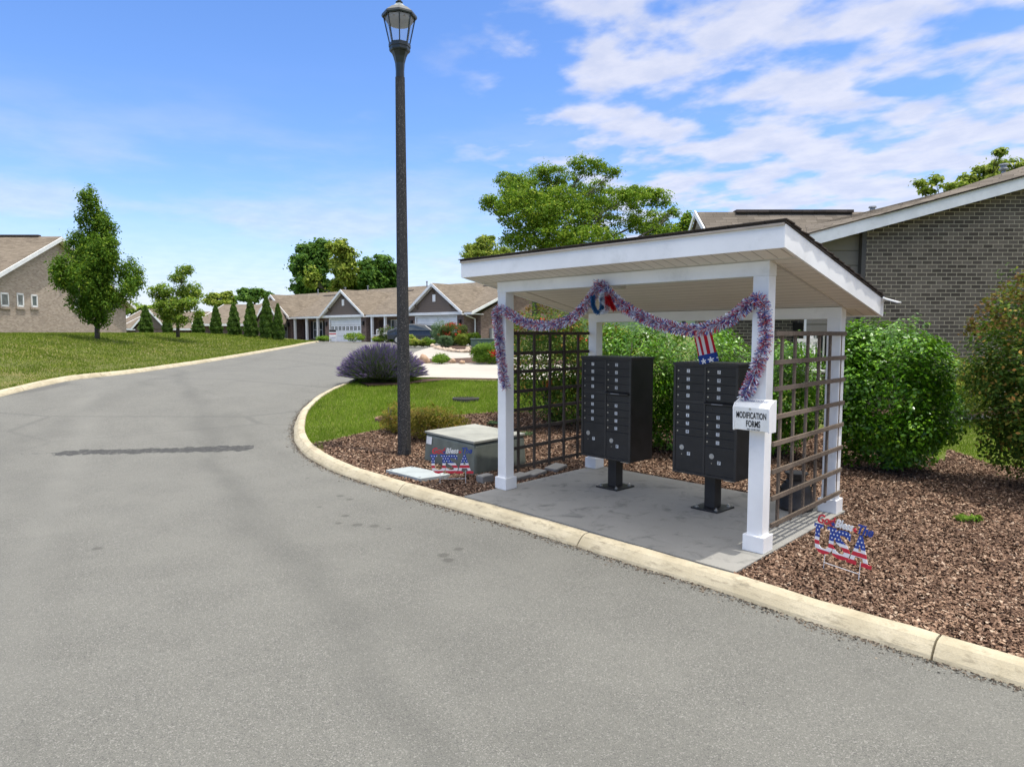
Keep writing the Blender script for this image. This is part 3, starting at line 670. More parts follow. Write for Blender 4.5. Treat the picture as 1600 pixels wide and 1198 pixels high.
def chips2(dens,xr,yr,label,**kw):
    n=int(dens*(xr[1]-xr[0])*(yr[1]-yr[0])); x=rng.uniform(*xr,n); y=rng.uniform(*yr,n); ok=inpoly(x,y,bx)&~inpoly(x,y,slabpoly)
    vx=x/np.maximum(y,.1)*F+800; ok&=(vx>400)&((vx<1680)|(rng.random(n)<.30)); return x[ok],y[ok]
def mk_chips(dens,xr,yr,label,smin,smax):
    x,y=chips2(dens,xr,yr,label); n=len(x); z=Tv(x,y)+MOFF+rng.random(n)*.02+.003
    a=rng.random(n)*6.283; t=rng.normal(size=n)*.34; L=rng.uniform(smin,smax,n)*(1+1.4*(rng.random(n)>.95)); w=rng.uniform(.003,.009,n)*(.7+.02/smin*.5)
    d=np.stack([np.cos(a)*np.cos(t),np.sin(a)*np.cos(t),np.sin(t)],1); r=rng.normal(size=n)*.5
    s=np.stack([-np.sin(a)*np.cos(r),np.cos(a)*np.cos(r),np.sin(r)],1); C=np.stack([x,y,z],1)
    A=C-d*L[:,None]/2;B=C+d*L[:,None]/2; sw=s*w[:,None]
    o=tag(link('wood_chips',fastmesh('wood_chips',np.stack([A-sw*.7,B-sw,B+sw*.6,A+sw],1).reshape(-1,3),4,M['chip'])),kind='stuff'); o['label']=label; o['category']='mulch'
mk_chips(8500,(1.6,9.6),(-1.2,7.2),'reddish brown bark mulch right of the shelter, around the tilted letter sign',.008,.028)
mk_chips(2600,(-3.7,9.6),(7.2,14.2),'brown bark mulch around the lamp post, behind the shelter and under the bushes',.014,.042)
# ------------------------------------------------------------------ text
def text_geo(s,size,extrude=0.0,bold=0.0,shear=0.0,align='CENTER',sx=1.0,res=3):
    cu=bpy.data.curves.new('t','FONT'); cu.body=s; cu.size=size; cu.extrude=extrude; cu.offset=bold; cu.shear=shear; cu.align_x=align; cu.align_y='CENTER'; cu.resolution_u=res
    ob=bpy.data.objects.new('t',cu); COL.objects.link(ob); dg=bpy.context.evaluated_depsgraph_get(); dg.update()
    me=ob.evaluated_get(dg).to_mesh(); vs=[(v.co.x*sx,v.co.y,v.co.z) for v in me.vertices]; fs=[tuple(p.vertices) for p in me.polygons]
    ob.evaluated_get(dg).to_mesh_clear(); bpy.data.objects.remove(ob); bpy.data.curves.remove(cu); return vs,fs
def put_text(mb,s,size,x,y,z,k=None,**kw):
    """text standing in the XZ plane, read from -Y"""
    vs,fs=text_geo(s,size,**kw); mb.add([(vx+x,y-vz,vy+z) for vx,vy,vz in vs],fs,k); return mb
def PL(px,py,b):
    r=ray(px,py); c=Vector((0,0,CH)); t=(b-(c-O0).dot(E2))/r.dot(E2); return c+r*t
def locp(p): d=Vector(p)-O0; return Vector((d.dot(E1),d.dot(E2),d.z))
RZ=R(-47)
# ------------------------------------------------------------------ mail shelter
sh=thing('mail_shelter','open white mail shelter with a single sloping roof and four square posts','shelter',O0,RZ)
cz=lambda b: 2.55-.1875*b
A0,A1,B0,B1=-.36,3.66,-.39,2.25; FH=.175
for (a,b) in ((0,0),(3.34,0),(0,1.84),(3.34,1.84)):
    top=2.43 if b==0 else 2.09
    p=MB().box((a-.0725,b-.0725,.0),(a+.0725,b+.0725,top)).build('post',M['white'],sh,bevel=.004)
    subp(MB().box((a-.1,b-.1,.004),(a+.1,b+.1,.15)),'plinth',M['white'],p,bevel=.005)
MB().box((-.0755,-.0755,2.43),(3.4155,.0755,2.556)).build('front_beam',M['white'],sh,bevel=.003)
MB().box((-.0755,1.84-.0755,2.09),(3.4155,1.84+.0755,2.212)).build('rear_beam',M['white'],sh,bevel=.003)
sf=MB()
def sofq(a0,a1,b0,b1,k,dz=0): sf.slab([(a0,b0,cz(b0)-dz),(a1,b0,cz(b0)-dz),(a1,b1,cz(b1)-dz),(a0,b1,cz(b1)-dz)],(0,0,.02),k)
sofq(A0,A1,B0,-.078,1); sofq(A0,A1,-.078,1.918,0); sofq(A0,A1,1.918,B1,1)
for a in (-.078,3.418): sf.slab([(a-.012,-.078,cz(-.078)-.008),(a+.012,-.078,cz(-.078)-.008),(a+.012,1.918,cz(1.918)-.008),(a-.012,1.918,cz(1.918)-.008)],(0,0,.01),2)
sf.slab([(A0,-.09,cz(-.09)-.006),(A1,-.09,cz(-.09)-.006),(A1,-.07,cz(-.07)-.006),(A0,-.07,cz(-.07)-.006)],(0,0,.01),2)
sf.build('soffit',[M['soffit'],M['soffit_v'],paint('soffit_channel',(.56,.53,.47),.5)],sh)
def fas(p0,p1,n):
    (a0,b0),(a1,b1)=p0,p1; mb=MB(); lo=-.012
    mb.slab([(a0,b0,cz(b0)+lo),(a1,b1,cz(b1)+lo),(a1,b1,cz(b1)+FH),(a0,b0,cz(b0)+FH)],(n[0]*.022,n[1]*.022,0))
    return mb.build('fascia',M['white'],sh,bevel=.003)
fas((A0-.022,B0),(A1+.022,B0),(0,-1)); fas((A0-.022,B1),(A1+.022,B1),(0,1)); fas((A0,B0),(A0,B1),(-1,0)); fas((A1,B0),(A1,B1),(1,0))
rf=MB(); o_=.032
rf.slab([(A0-o_,B0-o_,cz(B0-o_)+FH+.002),(A1+o_,B0-o_,cz(B0-o_)+FH+.002),(A1+o_,B1+o_,cz(B1+o_)+FH+.002),(A0-o_,B1+o_,cz(B1+o_)+FH+.002)],(0,0,.018),0)
n_=18
for i in range(n_):        # shingle courses, their butts stepping down the rake
    b1_=B0-o_+(B1-B0+2*o_)*(i+1)/n_; b0_=b1_-.17; j=.008*math.sin(i*2.7); e=.006*math.sin(i*5.1)
    rf.slab([(A0-o_-.012+j,b0_,cz(b0_)+FH+.018),(A1+o_+.012+j,b0_,cz(b0_)+FH+.018),(A1+o_+.016-j,b1_+e,cz(b1_)+FH+.030),(A0-o_-.01-j,b1_+e,cz(b1_)+FH+.030)],(0,0,.008),0)
rf.build('roof',M['darkshingle'],sh)
dr=MB().box((A0-o_+.01,B0-.045,cz(B0)+FH-.012),(A1+o_-.01,B0-.024,cz(B0)+FH+.006)).build('drip_edge',paint('tan_drip_edge',(.45,.38,.30),.5),sh)
def trellis(a,out,m):
    mb=MB(); n=8; b0,b1=.075,1.765
    for i in range(n):
        z=.22+(1.93-.22)*i/(n-1)+.006*math.sin(i*3); w=.030 if i else .034
        mb.bar((a+out*.014,b0+(.0 if i else 0),z),(a+out*.014,1.90 if i<n-0 else b1,z+.004*math.sin(i*7)),.020,.042)
    for i in range(6):
        b=.27+(1.80-.27)*i/5; mb.bar((a-out*.010,b,.17 if i<5 else .20),(a-out*.010,b+.006*math.sin(i*4),1.955),.022,.038,up=(0,1,0))
    return mb.build('trellis',m,sh,bevel=.002)
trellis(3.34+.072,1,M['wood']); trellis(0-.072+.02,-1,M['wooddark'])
fl=MB(); pf=locp(PL(965,455,.14)); cx_,cy_=pf.x,.16
fl.lathe([(.05,.0),(.05,-.02),(.02,-.03)],(cx_-.05,cy_,cz(cy_)),16); fl.bar((cx_-.05,cy_,cz(cy_)-.02),(cx_+.03,cy_-.02,cz(cy_)-.07),.02,.02); fl.build('floodlight',paint('fixture_tan',(.42,.40,.36),.4),sh)
MB().box((cx_-.01,cy_-.09,cz(cy_)-.115),(cx_+.10,cy_+.02,cz(cy_)-.075)).build('light_head',paint('fixture_lens',(.55,.54,.50),.25),sh,bevel=.01)
SK=.06      # the shelter is a little out of square: its rear stands slightly to the left
for o_c in sh.children_recursive:
    if o_c.type=='MESH':
        for v_ in o_c.data.vertices: v_.co.x-=SK*v_.co.y
# grey pavers along the left trellis and beside the slab
for i,(px,py,w,d,h,rz,lb) in enumerate(((772,752,.20,.14,.10,-.6,'dark grey wall block half buried beside the left front post'),(822,748,.36,.20,.06,-.75,'flat grey paver under the left trellis nearest the front post'),(850,741,.34,.18,.05,-.85,'flat grey paver in the middle under the left trellis'),(882,733,.36,.20,.06,-.8,'flat grey paver under the left trellis next to the rear post'))):
    p=G(px,py,0); st=MB().box((-w/2,-d/2,-.05),(w/2,d/2,h)).build('paver',M['stone'],bevel=.015); st.location=(p.x-.12,p.y+.05,-.02); st.rotation_euler=(.02*i,-.03,R(43)+.1*i); tag(st,lb,'paver',group='grey pavers along the shelter slab')
# ------------------------------------------------------------------ cluster mailboxes
def numtxt(mb,s,x,z,y,size): put_text(mb,s,size,x,y,z,1,sx=.62,res=1,bold=.0008)
def cluster(label,a,b,h,nums,sidebox):
    p=L3(a,b,.004); root=thing('cluster_mailbox',label,'mailbox',p,RZ,group='dark cluster mailboxes on pedestals')
    W_=.775; D_=.44; z0=.385; z1=h
    MB().box((-.165,-.02,0),(.165,.34,.018)).build('base_plate',M['cbu'],root,bevel=.003)
    pd=MB().box((-.065,.09,.018),(.065,.23,z0)).build('pedestal',M['cbu'],root,bevel=.006)
    for bx_,by_ in ((-.12,.03),(.12,.03),(-.12,.29),(.12,.29)):
        MB().lathe([(.022,0),(.022,.006),(.012,.008),(.012,.026),(.004,.03)],(bx_,by_,.018),8).build('anchor_bolt',M['chrome'],root,smooth=False)
    y0=-.05; y1=y0+D_
    MB().box((-W_/2,y0+.012,z0),(W_/2,y1,z1-.03)).build('cabinet',M['cbu'],root,bevel=.004)
    MB().box((-W_/2-.012,y0-.012,z1-.03),(W_/2+.012,y1+.012,z1)).build('hood',M['cbu_frame'],root,bevel=.006)
    fr=MB(); e=.030
    fr.box((-W_/2,y0-.004,z0),(-W_/2+e,y0+.013,z1-.03)); fr.box((W_/2-e,y0-.004,z0),(W_/2,y0+.013,z1-.03)); fr.box((-.014,y0-.002,z0+.025),(.014,y0+.013,z1-.045)); fr.box((-W_/2+e,y0-.003,z0),(W_/2-e,y0+.013,z0+.024)); fr.box((-W_/2+e,y0-.003,z1-.046),(W_/2-e,y0+.013,z1-.03))
    fr.build('door_frame',M['cbu_frame'],root,bevel=.002)
    Ht=(z1-.048)-(z0+.026); zt=z1-.048; p_=Ht*.0778; g=.0035
    def door(nm,x0,x1,zb,za,num,lk,lx=None):
        f=y0+.002
        d=MB().box((x0+g/2,f,zb+g/2),(x1-g/2,y0+.014,za-g/2)).build(nm,M['cbu'],root,bevel=.002)
        zc=(zb+za)/2; 
        if lk=='s':
            lm=MB(); lm.tube([(x0+.028,f-.005,zc),(x0+.028,f+.002,zc)],.0085,14); lo=subp(lm,'lock',M['chrome'],d); 
        elif lk=='b':
            zc=za-(za-zb)*.34; lm=MB(); lm.tube([(x0+.085,f-.006,zc),(x0+.085,f+.002,zc)],.028,24,0); lm.tube([(x0+.085,f-.010,zc),(x0+.085,f-.004,zc)],.012,14,1); lm.box((x0+.083,f-.0115,zc-.008),(x0+.087,f-.0095,zc+.008),1)
            subp(lm,'lock',[M['lockface'],M['chrome']],d)
            km=MB(); km.tube([(x0+.085,f-.003,zc-.075),(x0+.085,f+.002,zc-.075)],.006,10); subp(km,'keyhole',M['chrome'],d); zc-=.062
        elif lk=='k':
            lm=MB(); lm.tube([(x0+.075,f-.004,zc),(x0+.075,f+.002,zc)],.008,12); subp(lm,'lock',M['cbu_frame'],d)
        if num:
            xn=x0+(x1-x0)*(.44 if lk=='s' else .50); 
            nm_=MB(); nm_.box((xn-.019,f-.0018,zc-.019),(xn+.019,f+.001,zc+.019),0); numtxt(nm_,num,xn,zc,f-.0024,.042); subp(nm_,'number_plate',[M['label_w'],M['ink']],d,fixn=False)
    xl0,xl1=-W_/2+e,-.014; xr0,xr1=.014,W_/2-e
    z=zt
    for i in range(4): door('mail_door',xl0,xl1,z-p_,z,nums[i],'s'); z-=p_
    MB().box((xl0,y0+.001,z-p_*.42),(xl1,y0+.013,z)).build('divider',M['cbu_frame'],root,bevel=.001); z-=p_*.42
    for i in range(4,8): door('mail_door',xl0,xl1,z-p_,z,nums[i],'s'); z-=p_
    door('parcel_door',xl0,xl1,z0+.026,z,nums[16],'b')
    z=zt
    for i in range(8,12): door('mail_door',xr0,xr1,z-p_,z,nums[i],'s'); z-=p_
    hd=MB(); hd.slab([(xr0-.005,y0-.035,z-.022),(xr1+.005,y0-.035,z-.022),(xr1+.005,y0+.004,z-.004),(xr0-.005,y0+.004,z-.004)],(0,0,-.008)); hd.box((xr0,y0-.030,z-.034),(xr1,y0+.004,z-.026))
    so_=hd.build('outgoing_mail_slot',M['cbu_frame'],root,bevel=.002)
    tm=MB(); tm.box((xr0+.09,y0-.0375,z-.030),(xr0+.22,y0-.034,z-.021)); subp(tm,'slot_label',paint('slot_label',(.30,.30,.30),.4),so_)
    z-=p_*.50; door('mail_slot_door',xr0,xr1,z-p_*.86,z,None,'k'); z-=p_*.86
    for i in range(12,16): door('mail_door',xr0,xr1,z-p_,z,nums[i],'s'); z-=p_
    door('parcel_door',xr0,xr1,z0+.026,z,nums[17],'b')
    MB().box((W_/2-.14,y0-.006,z0-.006),(W_/2-.02,y0+.02,z0-.001)).build('maker_plate',M['chrome'],root)
    if sidebox: MB().box((-W_/2-.075,y0+.10,z1-.52),(-W_/2-.004,y0+.36,z1-.06)).build('side_box',M['cbu'],root,bevel=.006)
    return root
cluster('dark cluster mailbox with doors numbered 17 to 32, standing beside the left trellis',.905,.88,1.645,[str(i) for i in range(17,33)]+['3P','4P'],False)
cluster('dark cluster mailbox with doors numbered 1 to 16, partly behind the right front post',2.295,.845,1.615,[str(i) for i in range(1,17)]+['1P','2P'],True)
# ------------------------------------------------------------------ tinsel garland and decorations
def tinsel(path,rad,n,w,ln=1.0):
    P=[Vector(p) for p in path]; seg=[(b-a).length for a,b in zip(P,P[1:])]; tot=sum(seg); cs=np.cumsum([0]+seg)
    s=np.sort(rng.random(n))*tot; i=np.clip(np.searchsorted(cs,s)-1,0,len(P)-2); PA=np.array([tuple(p) for p in P]); t=(s-cs[i])/np.array(seg)[i]
    C=PA[i]*(1-t[:,None])+PA[i+1]*t[:,None]; D=PA[i+1]-PA[i]; D/=np.linalg.norm(D,axis=1)[:,None]
    v=rng.normal(size=(n,3)); v-=D*(v*D).sum(1)[:,None]; v/=np.linalg.norm(v,axis=1)[:,None]; v=v+D*rng.normal(size=(n,1))*.35
    L=rad*(.7+.45*rng.random((n,1))); s_=np.cross(v,rng.normal(size=(n,3))); s_/=np.linalg.norm(s_,axis=1)[:,None]; s_*=w
    tip=C+v*L; tip[:,2]-=L[:,0]*.12
    return np.stack([C-s_*.6,C+s_*.6,tip+s_,tip-s_],1).reshape(-1,3)
gp=[(791,606),(787,590),(783,560),(780,530),(777,505),(776,487),(785,483),(800,492),(825,505),(850,508),(875,504),(895,495),(915,476),(930,455),(937,443),(948,455),(968,473),(1000,493),(1040,508),(1085,515),(1110,510),(1140,498),(1160,483),(1175,470),(1186,466),(1194,480),(1195,500),(1196,520),(1193,545),(1187,560),(1180,580),(1172,600),(1163,617)]
gw=catmull([PL(x,y,-.125) for x,y in gp],5); o0=gw[0].copy(); gl=[p-o0 for p in gw]
V=tinsel(gl,.062,15000,.0030); g=link('tinsel_garland',fastmesh('tinsel_garland',V,4,M['tinsel'])); g.location=o0; tag(g,'red, white and blue tinsel garland draped along the front of the shelter','garland')
ur=thing('tinsel_letters','small blue, white and red tinsel letters hung under the garland peak','decoration',PL(941,455,-.20))
ul=ur.location.copy()
for nm,m_,pts in (('letter_u','t_blue',[(926,462),(927,477),(932,487),(938,486),(941,476),(940,465)]),('letter_s','t_white',[(951,461),(943,460),(939,467),(945,474),(950,480),(946,486),(939,487)])):
    p=catmull([PL(x,y,-.20)-ul for x,y in pts],5); link(nm,fastmesh(nm,tinsel(p,.026,2200,.0018),4,M[m_]),ur)
a1=tinsel([PL(x,y,-.20)-ul for x,y in ((949,484),(949,470),(948,458),(953,470),(960,484))],.026,2200,.0018); a2=tinsel([PL(x,y,-.20)-ul for x,y in ((950,476),(956,475))],.018,300,.0012)
link('letter_a',fastmesh('letter_a',np.concatenate([a1,a2]),4,M['t_red']),ur)
wm=MB(); 
for i in range(1): wm.lathe([(.088,0),(.094,-.03),(.090,-.12),(.092,-.22),(.096,-.335),(.090,-.34),(.084,-.22),(.082,-.12),(.084,-.03)],(0,0,0),40)
wm.v=[(x+.003*math.sin(z*30+x*40),y*.45+.006*math.sin(x*60+z*9),z+.004*math.sin(x*50)) for x,y,z in wm.v]
wk=wm.build('flag_windsock',M['sock'],smooth=True); wk.location=PL(1096,512,.05); wk.rotation_euler=(R(4),R(-13),RZ+R(8)); tag(wk,'stars and stripes cloth windsock hanging over the right cluster mailbox','windsock')
# suggestion box
c0=locp(PL(1146,668,-.19)); c1=locp(PL(1203,668,-.19)); bw=c1.x-c0.x; zb=c0.z-.01
sb_=thing('suggestion_box','white suggestion box lettered MODIFICATION FORMS, fixed to the right front post','box',L3(c0.x,-.076,zb),RZ)
hb_=.255
bm_=MB(); prof=[(0,0),(-.115,.0),(-.125,.20),(-.10,hb_-.02),(-.03,hb_+.012),(0,hb_+.015)]
bm_.slab([(0.008,y,z) for y,z in prof],(bw-.016,0,0)); bm_.build('body',paint('box_white',(.82,.82,.78),.4,dirt=(.62,.62,.56)),sb_,bevel=.006)
for x in (0,bw-.010):
    MB().slab([(x,y*1.06-.002,z*1.02-.006) for y,z in prof],(.010,0,0)).build('end_cap',M['white'],sb_,bevel=.004)
tx=MB(); put_text(tx,'MODIFICATION',.078,bw/2,-.1245,.130,sx=.50,extrude=.0006,bold=.0016); put_text(tx,'FORMS',.078,bw/2+.018,-.122,.058,sx=.54,extrude=.0006,bold=.0016)
tx.v=[(x,-.1165-.05*z*.95-.002,z) for x,y,z in tx.v]; tx.build('lettering',M['ink'],sb_,fixn=False)
t2=MB(); vs,fs=text_geo('SUGGESTIONS!',.034,bold=.001); t2.add([(x*1.15+bw/2,-.075+y*.86,hb_+.0+y*.40+.0015) for x,y,z in vs],fs); t2.build('lettering',paint('blue_ink',(.05,.09,.22),.5),sb_,fixn=False)
t3=MB(); put_text(t3,'NO CHECKS!',.020,bw/2+.02,-.1165,.012,sx=1.0,bold=.0006); t3.build('lettering',M['ink'],sb_,fixn=False)
lk=MB(); lk.tube([(bw/2-.01,-.128,.19),(bw/2-.01,-.120,.19)],.010,16); lk.build('lock',M['chrome'],sb_)
# solar light at the roof corner
sp=locp(PL(1381,468,2.30)); slr=thing('solar_light','small white solar light sticking out from the right rear roof corner','light',L3(A1+.02-.06*B1,B1-.03,sp.z),RZ)
MB().box((-.02,-.02,-.03),(.02,.02,.03)).build('bracket',M['white'],slr,bevel=.004)
q_=MB().box((0,-.05,-.008),(.17,.05,.008)).build('panel',paint('pale_plastic',(.7,.7,.68),.3),slr,bevel=.004); q_.rotation_euler=(0,R(18),0); q_.location=(.015,0,.01)
# milk can
pm=L3(2.93,1.66,.004); mc=thing('milk_can','squat black milk can behind the right trellis','milk can',pm)
MB().lathe([(.175,0),(.182,.02),(.182,.045),(.172,.05),(.168,.17),(.155,.25),(.12,.30),(.098,.325)],n=32).build('body',paint('aged_black_can',(.035,.030,.027),.55,var=.3,dirt=(.10,.075,.06)),mc,smooth=True)
MB().lathe([(.098,.325),(.094,.36),(.115,.385),(.125,.40),(.12,.408),(.10,.40),(.03,.405)],n=32).build('lid',paint('aged_black_can',(.035,.030,.027)),mc,smooth=True)
for s_ in (-1,1): MB().tube([(s_*.12,0,.30),(s_*.18,0,.33),(s_*.185,0,.27),(s_*.165,0,.22)],.009,8).build('handle',M['black'],mc,smooth=True)
# ------------------------------------------------------------------ yard signs
def usa_sign(label,p,rz,lean,w=.56,k=1.0):
    r=thing('yard_sign',label,'yard sign',p,rz,group='God Bless The USA yard signs'); r.rotation_euler=(lean,0,rz)
    m_=MB(); 
    for ch,x,sx in (('U',-.19,1.06),('S',.0,1.12),('A',.185,1.02)):
        vs,fs=text_geo(ch,.40,extrude=.003,bold=.010); xs_=[v[0] for v in vs]; ys_=[v[1] for v in vs]; wx=(max(xs_)-min(xs_)); cx=(max(xs_)+min(xs_))/2; hy=max(ys_)-min(ys_); cy=(max(ys_)+min(ys_))/2
        ww=.205 if ch!='S' else .185
        m_.add([((vx-cx)/wx*ww+x,-vz+ (.002 if ch=='S' else 0),(vy-cy)/hy*.28+.30) for vx,vy,vz in vs],fs)
    # slab serifs tie the letters together
    for x,w_ in ((-.262,.10),(-.118,.095)): m_.box((x-w_/2,-.0035,.405),(x+w_/2,.0035,.438))
    for x in (.112,.262): m_.box((x-.05,-.0035,.160),(x+.05,.0035,.192))
    m_.build('letters',M['usa'],r,fixn=False)
    for s,x,mm,sz in (('God',-.20,'red',.120),('Bless','x','signwhite',.105),('The',.21,'blue',.118)):
        x=.0 if x=='x' else x; t=MB(); put_text(t,s,sz,x,0,.487,sx=.86,shear=.28,extrude=.003,bold=.0034); t.build('script',M[mm],r,fixn=False)
    for x,mm in ((-.108,'blue'),(.118,'red')):
        t=MB(); pts=[(x+math.sin(a)*rr,-.006,.470+math.cos(a)*rr) for i in range(10) for a,rr in ((i*math.pi/5,.026 if i%2==0 else .011),)]; t.slab(pts,(0,.012,0)); t.build('star',M[mm],r)
    f=MB(); 
    for x in (-.17,.20): f.tube([(x,.006,-.12),(x,.006,.20)],.0035,6)
    f.tube([(-.17,.005,.085),(.20,.005,.085)],.0035,6); f.build('wire_frame',paint('white_wire',(.7,.7,.7),.4),r); r.scale=(k,k,k)
    return r
pA=G(706,757,-.03); usa_sign('upright God Bless The USA sign in front of the grey utility box',pA,R(2),R(-3),k=.90)
pB=G(1310,901,-.03); usa_sign('tilted God Bless The USA sign in the mulch right of the shelter',pB,R(-62),R(-6),k=.86)
# ------------------------------------------------------------------ lamp post
lb=G(632,708,0); lp=thing('street_lamp','tall black lamp post with an octagonal glass lantern, standing in the mulch','street lamp',lb); YL=lb.y
zz=lambda y: S(632,y,YL).z-lb.z
MB().lathe([(.112,-.2),(.112,0),(.077,zz(122))],n=8,rot0=R(31)).build('pole',M['pole'],lp)
hs_=MB().box((.045,-.135,.0),(.095,-.09,.075)).build('access_hole',M['black'],lp)
hd=MB(); hd.lathe([(.066,zz(124)),(.064,zz(112)),(.072,zz(100)),(.098,zz(90)),(.135,zz(81))],n=8,rot0=R(9)); hd.lathe([(.150,zz(82)),(.158,zz(80)),(.158,zz(76)),(.166,zz(75)),(.166,zz(70)),(.15,zz(68.5))],n=8,rot0=R(9))
hd.build('lantern_base',M['blackg'],lp)
cg=MB(); r0,r1=.152,.240; za,zb_=zz(69),zz(27)
for i in range(8):
    t=R(9+45*i); cg.tube([(r0*math.cos(t),r0*math.sin(t),za),(r1*math.cos(t),r1*math.sin(t),zb_)],.009,6)
cg.lathe([(.262,zz(29)),(.268,zz(27)),(.262,zz(24)),(.22,zz(23)),(.215,zz(28))],n=8,rot0=R(9)); cg.build('lantern_frame',M['blackg'],lp)
def f_pane(q):
    t=q.new('ShaderNodeBsdfTransparent'); g=q.new('ShaderNodeBsdfGlossy'); g.inputs['Roughness'].default_value=.08; q.put(t.inputs[0],(.90,.93,.95)); mx=q.new('ShaderNodeMixShader'); mx.inputs[0].default_value=.12
    q.l.new(t.outputs[0],mx.inputs[1]); q.l.new(g.outputs[0],mx.inputs[2]); q.l.new(mx.outputs[0],q.out.inputs[0])
M['pane']=mat('clear_pane',f_pane)
for i in range(8):
    t0,t1=R(9+45*i),R(54+45*i); pn_=MB(); pn_.add([(r0*.97*math.cos(t0),r0*.97*math.sin(t0),za),(r0*.97*math.cos(t1),r0*.97*math.sin(t1),za),(r1*.97*math.cos(t1),r1*.97*math.sin(t1),zb_),(r1*.97*math.cos(t0),r1*.97*math.sin(t0),zb_)],[(0,1,2,3)]); pn_.build('pane',M['pane'],lp,fixn=False)
MB().lathe([(.21,zz(27)),(.205,zz(34)),(.17,zz(38)),(.10,zz(41)),(.02,zz(43))],n=24).build('reflector',paint('reflector_tan',(.26,.22,.185),.5),lp,smooth=True)
MB().lathe([(.262,zz(25)),(.256,zz(23.5)),(.15,zz(14.5)),(.13,zz(13.6)),(.12,zz(13.6))],n=8,rot0=R(9)).build('lantern_brim',M['blackg'],lp)
MB().lathe([(.130,zz(14)),(.085,zz(10)),(.045,zz(6)),(.04,zz(5))],n=8,rot0=R(9)).build('lantern_roof',[paint('lantern_roof_grey',(.19,.22,.215),.3)],lp)
MB().lathe([(.05,zz(5.5)),(.056,zz(4)),(.028,zz(2.6)),(.022,zz(1.5)),(.036,zz(.2)),(.036,zz(-1.5)),(.014,zz(-3)),(.02,zz(-5)),(.012,zz(-8)),(.002,zz(-14))],n=12).build('finial',M['blackg'],lp,smooth=True)
# ------------------------------------------------------------------ utility box, covers
q0=G(661,716,0); q1=G(741,741,0); q2=q1+ (G(824,722,0)-q1); ub=thing('utility_box','low grey green utility box with a pale weathered lid beside the lamp post','utility box',((q0+q2)/2).to_tuple())
ub.location.z=0; base_=[q0,q1,q2,q0+(q2-q1)]; cen=sum((Vector((p.x,p.y,0)) for p in base_),Vector())/4
ub.location=(cen.x,cen.y,-.03)
bo=[Vector((p.x,p.y,0))-cen for p in base_]; ti=[p*.95 for p in bo]; Hh=.44
m_=MB(); m_.add([(p.x,p.y,-.05) for p in bo]+[(p.x,p.y,Hh) for p in ti],[(0,1,2,3),(7,6,5,4)]+[(i,(i+1)%4,4+(i+1)%4,4+i) for i in range(4)]); m_.build('body',M['green_box'],ub,bevel=.045)
lid=[p*.965 for p in bo]; m_=MB(); m_.slab([(p.x,p.y,Hh+.006) for p in lid],(0,0,.028)); m_.build('lid',M['box_lid'],ub,bevel=.012)
dv=(bo[1]-bo[0]).normalized(); nv=Vector((dv.y,-dv.x,0)); 
s0=bo[0]*.958+dv*.05+nv*.03
st=MB(); 
pA_=bo[0].lerp(bo[0]*.95,.86)+dv*.10+nv*.006; pB_=bo[0].lerp(bo[0]*.95,.55)+dv*.10+nv*.006
zA,zB=Hh*.92,Hh*.66; pA_=bo[0].lerp(ti[0],zA/Hh)+dv*.07+nv*.010; pB_=bo[0].lerp(ti[0],zB/Hh)+dv*.07+nv*.010
st.add([(pB_.x,pB_.y,zB),(pB_.x+dv.x*.15,pB_.y+dv.y*.15,zB),(pA_.x+dv.x*.15,pA_.y+dv.y*.15,zA),(pA_.x,pA_.y,zA)],[(0,1,2,3)]); st.build('sticker',M['label_w'],ub,fixn=False)
cv=[G(603,737,.0),G(643,731,0),G(704,744,0),G(657,751,0)]; cc_=sum(cv,Vector())/4; m_=MB(); m_.slab([(p-cc_).to_tuple()[:2]+(0.0,) for p in cv],(0,0,.045)); cvr=thing('access_cover','flat pale grey utility cover lying in the mulch next to the kerb','cover',(cc_.x,cc_.y,-.02))
m_.build('lid',M['cover'],cvr,bevel=.008)
for p in cv: d=(p-cc_)*.82; MB().lathe([(.018,.045),(.018,.052),(.01,.053)],(d.x,d.y,0),8).build('bolt',M['chrome'],cvr)
mh=G(607,652.5,0); m_=MB(); m_.lathe([(.26,-.08),(.26,.012),(.245,.018),(.235,.012),(.0,.014)],n=36); 
for i in range(-3,4): m_.box((-.2+abs(i)*.02,i*.055-.008,.012),(.2-abs(i)*.02,i*.055+.008,.02))
o=m_.build('manhole_cover',M['manhole']); o.location=(mh.x,mh.y,mh.z-.01); tag(o,'round rust brown cover in the grass beside the lamp post','manhole cover')
mh=G(728,621.5,0); m_=MB(); m_.lathe([(.30,-.1),(.30,.02),(.27,.025),(.265,-.0),(.0,-.0)],n=30)
for i in range(-4,5): m_.box((-.25,i*.055-.010,.0),(.25,i*.055+.010,.018))
o=m_.build('drain_grate',paint('dark_iron',(.05,.045,.04),.8)); o.location=(mh.x,mh.y,mh.z-.02); tag(o,'dark round drain grate sunk in the bright lawn','drain')
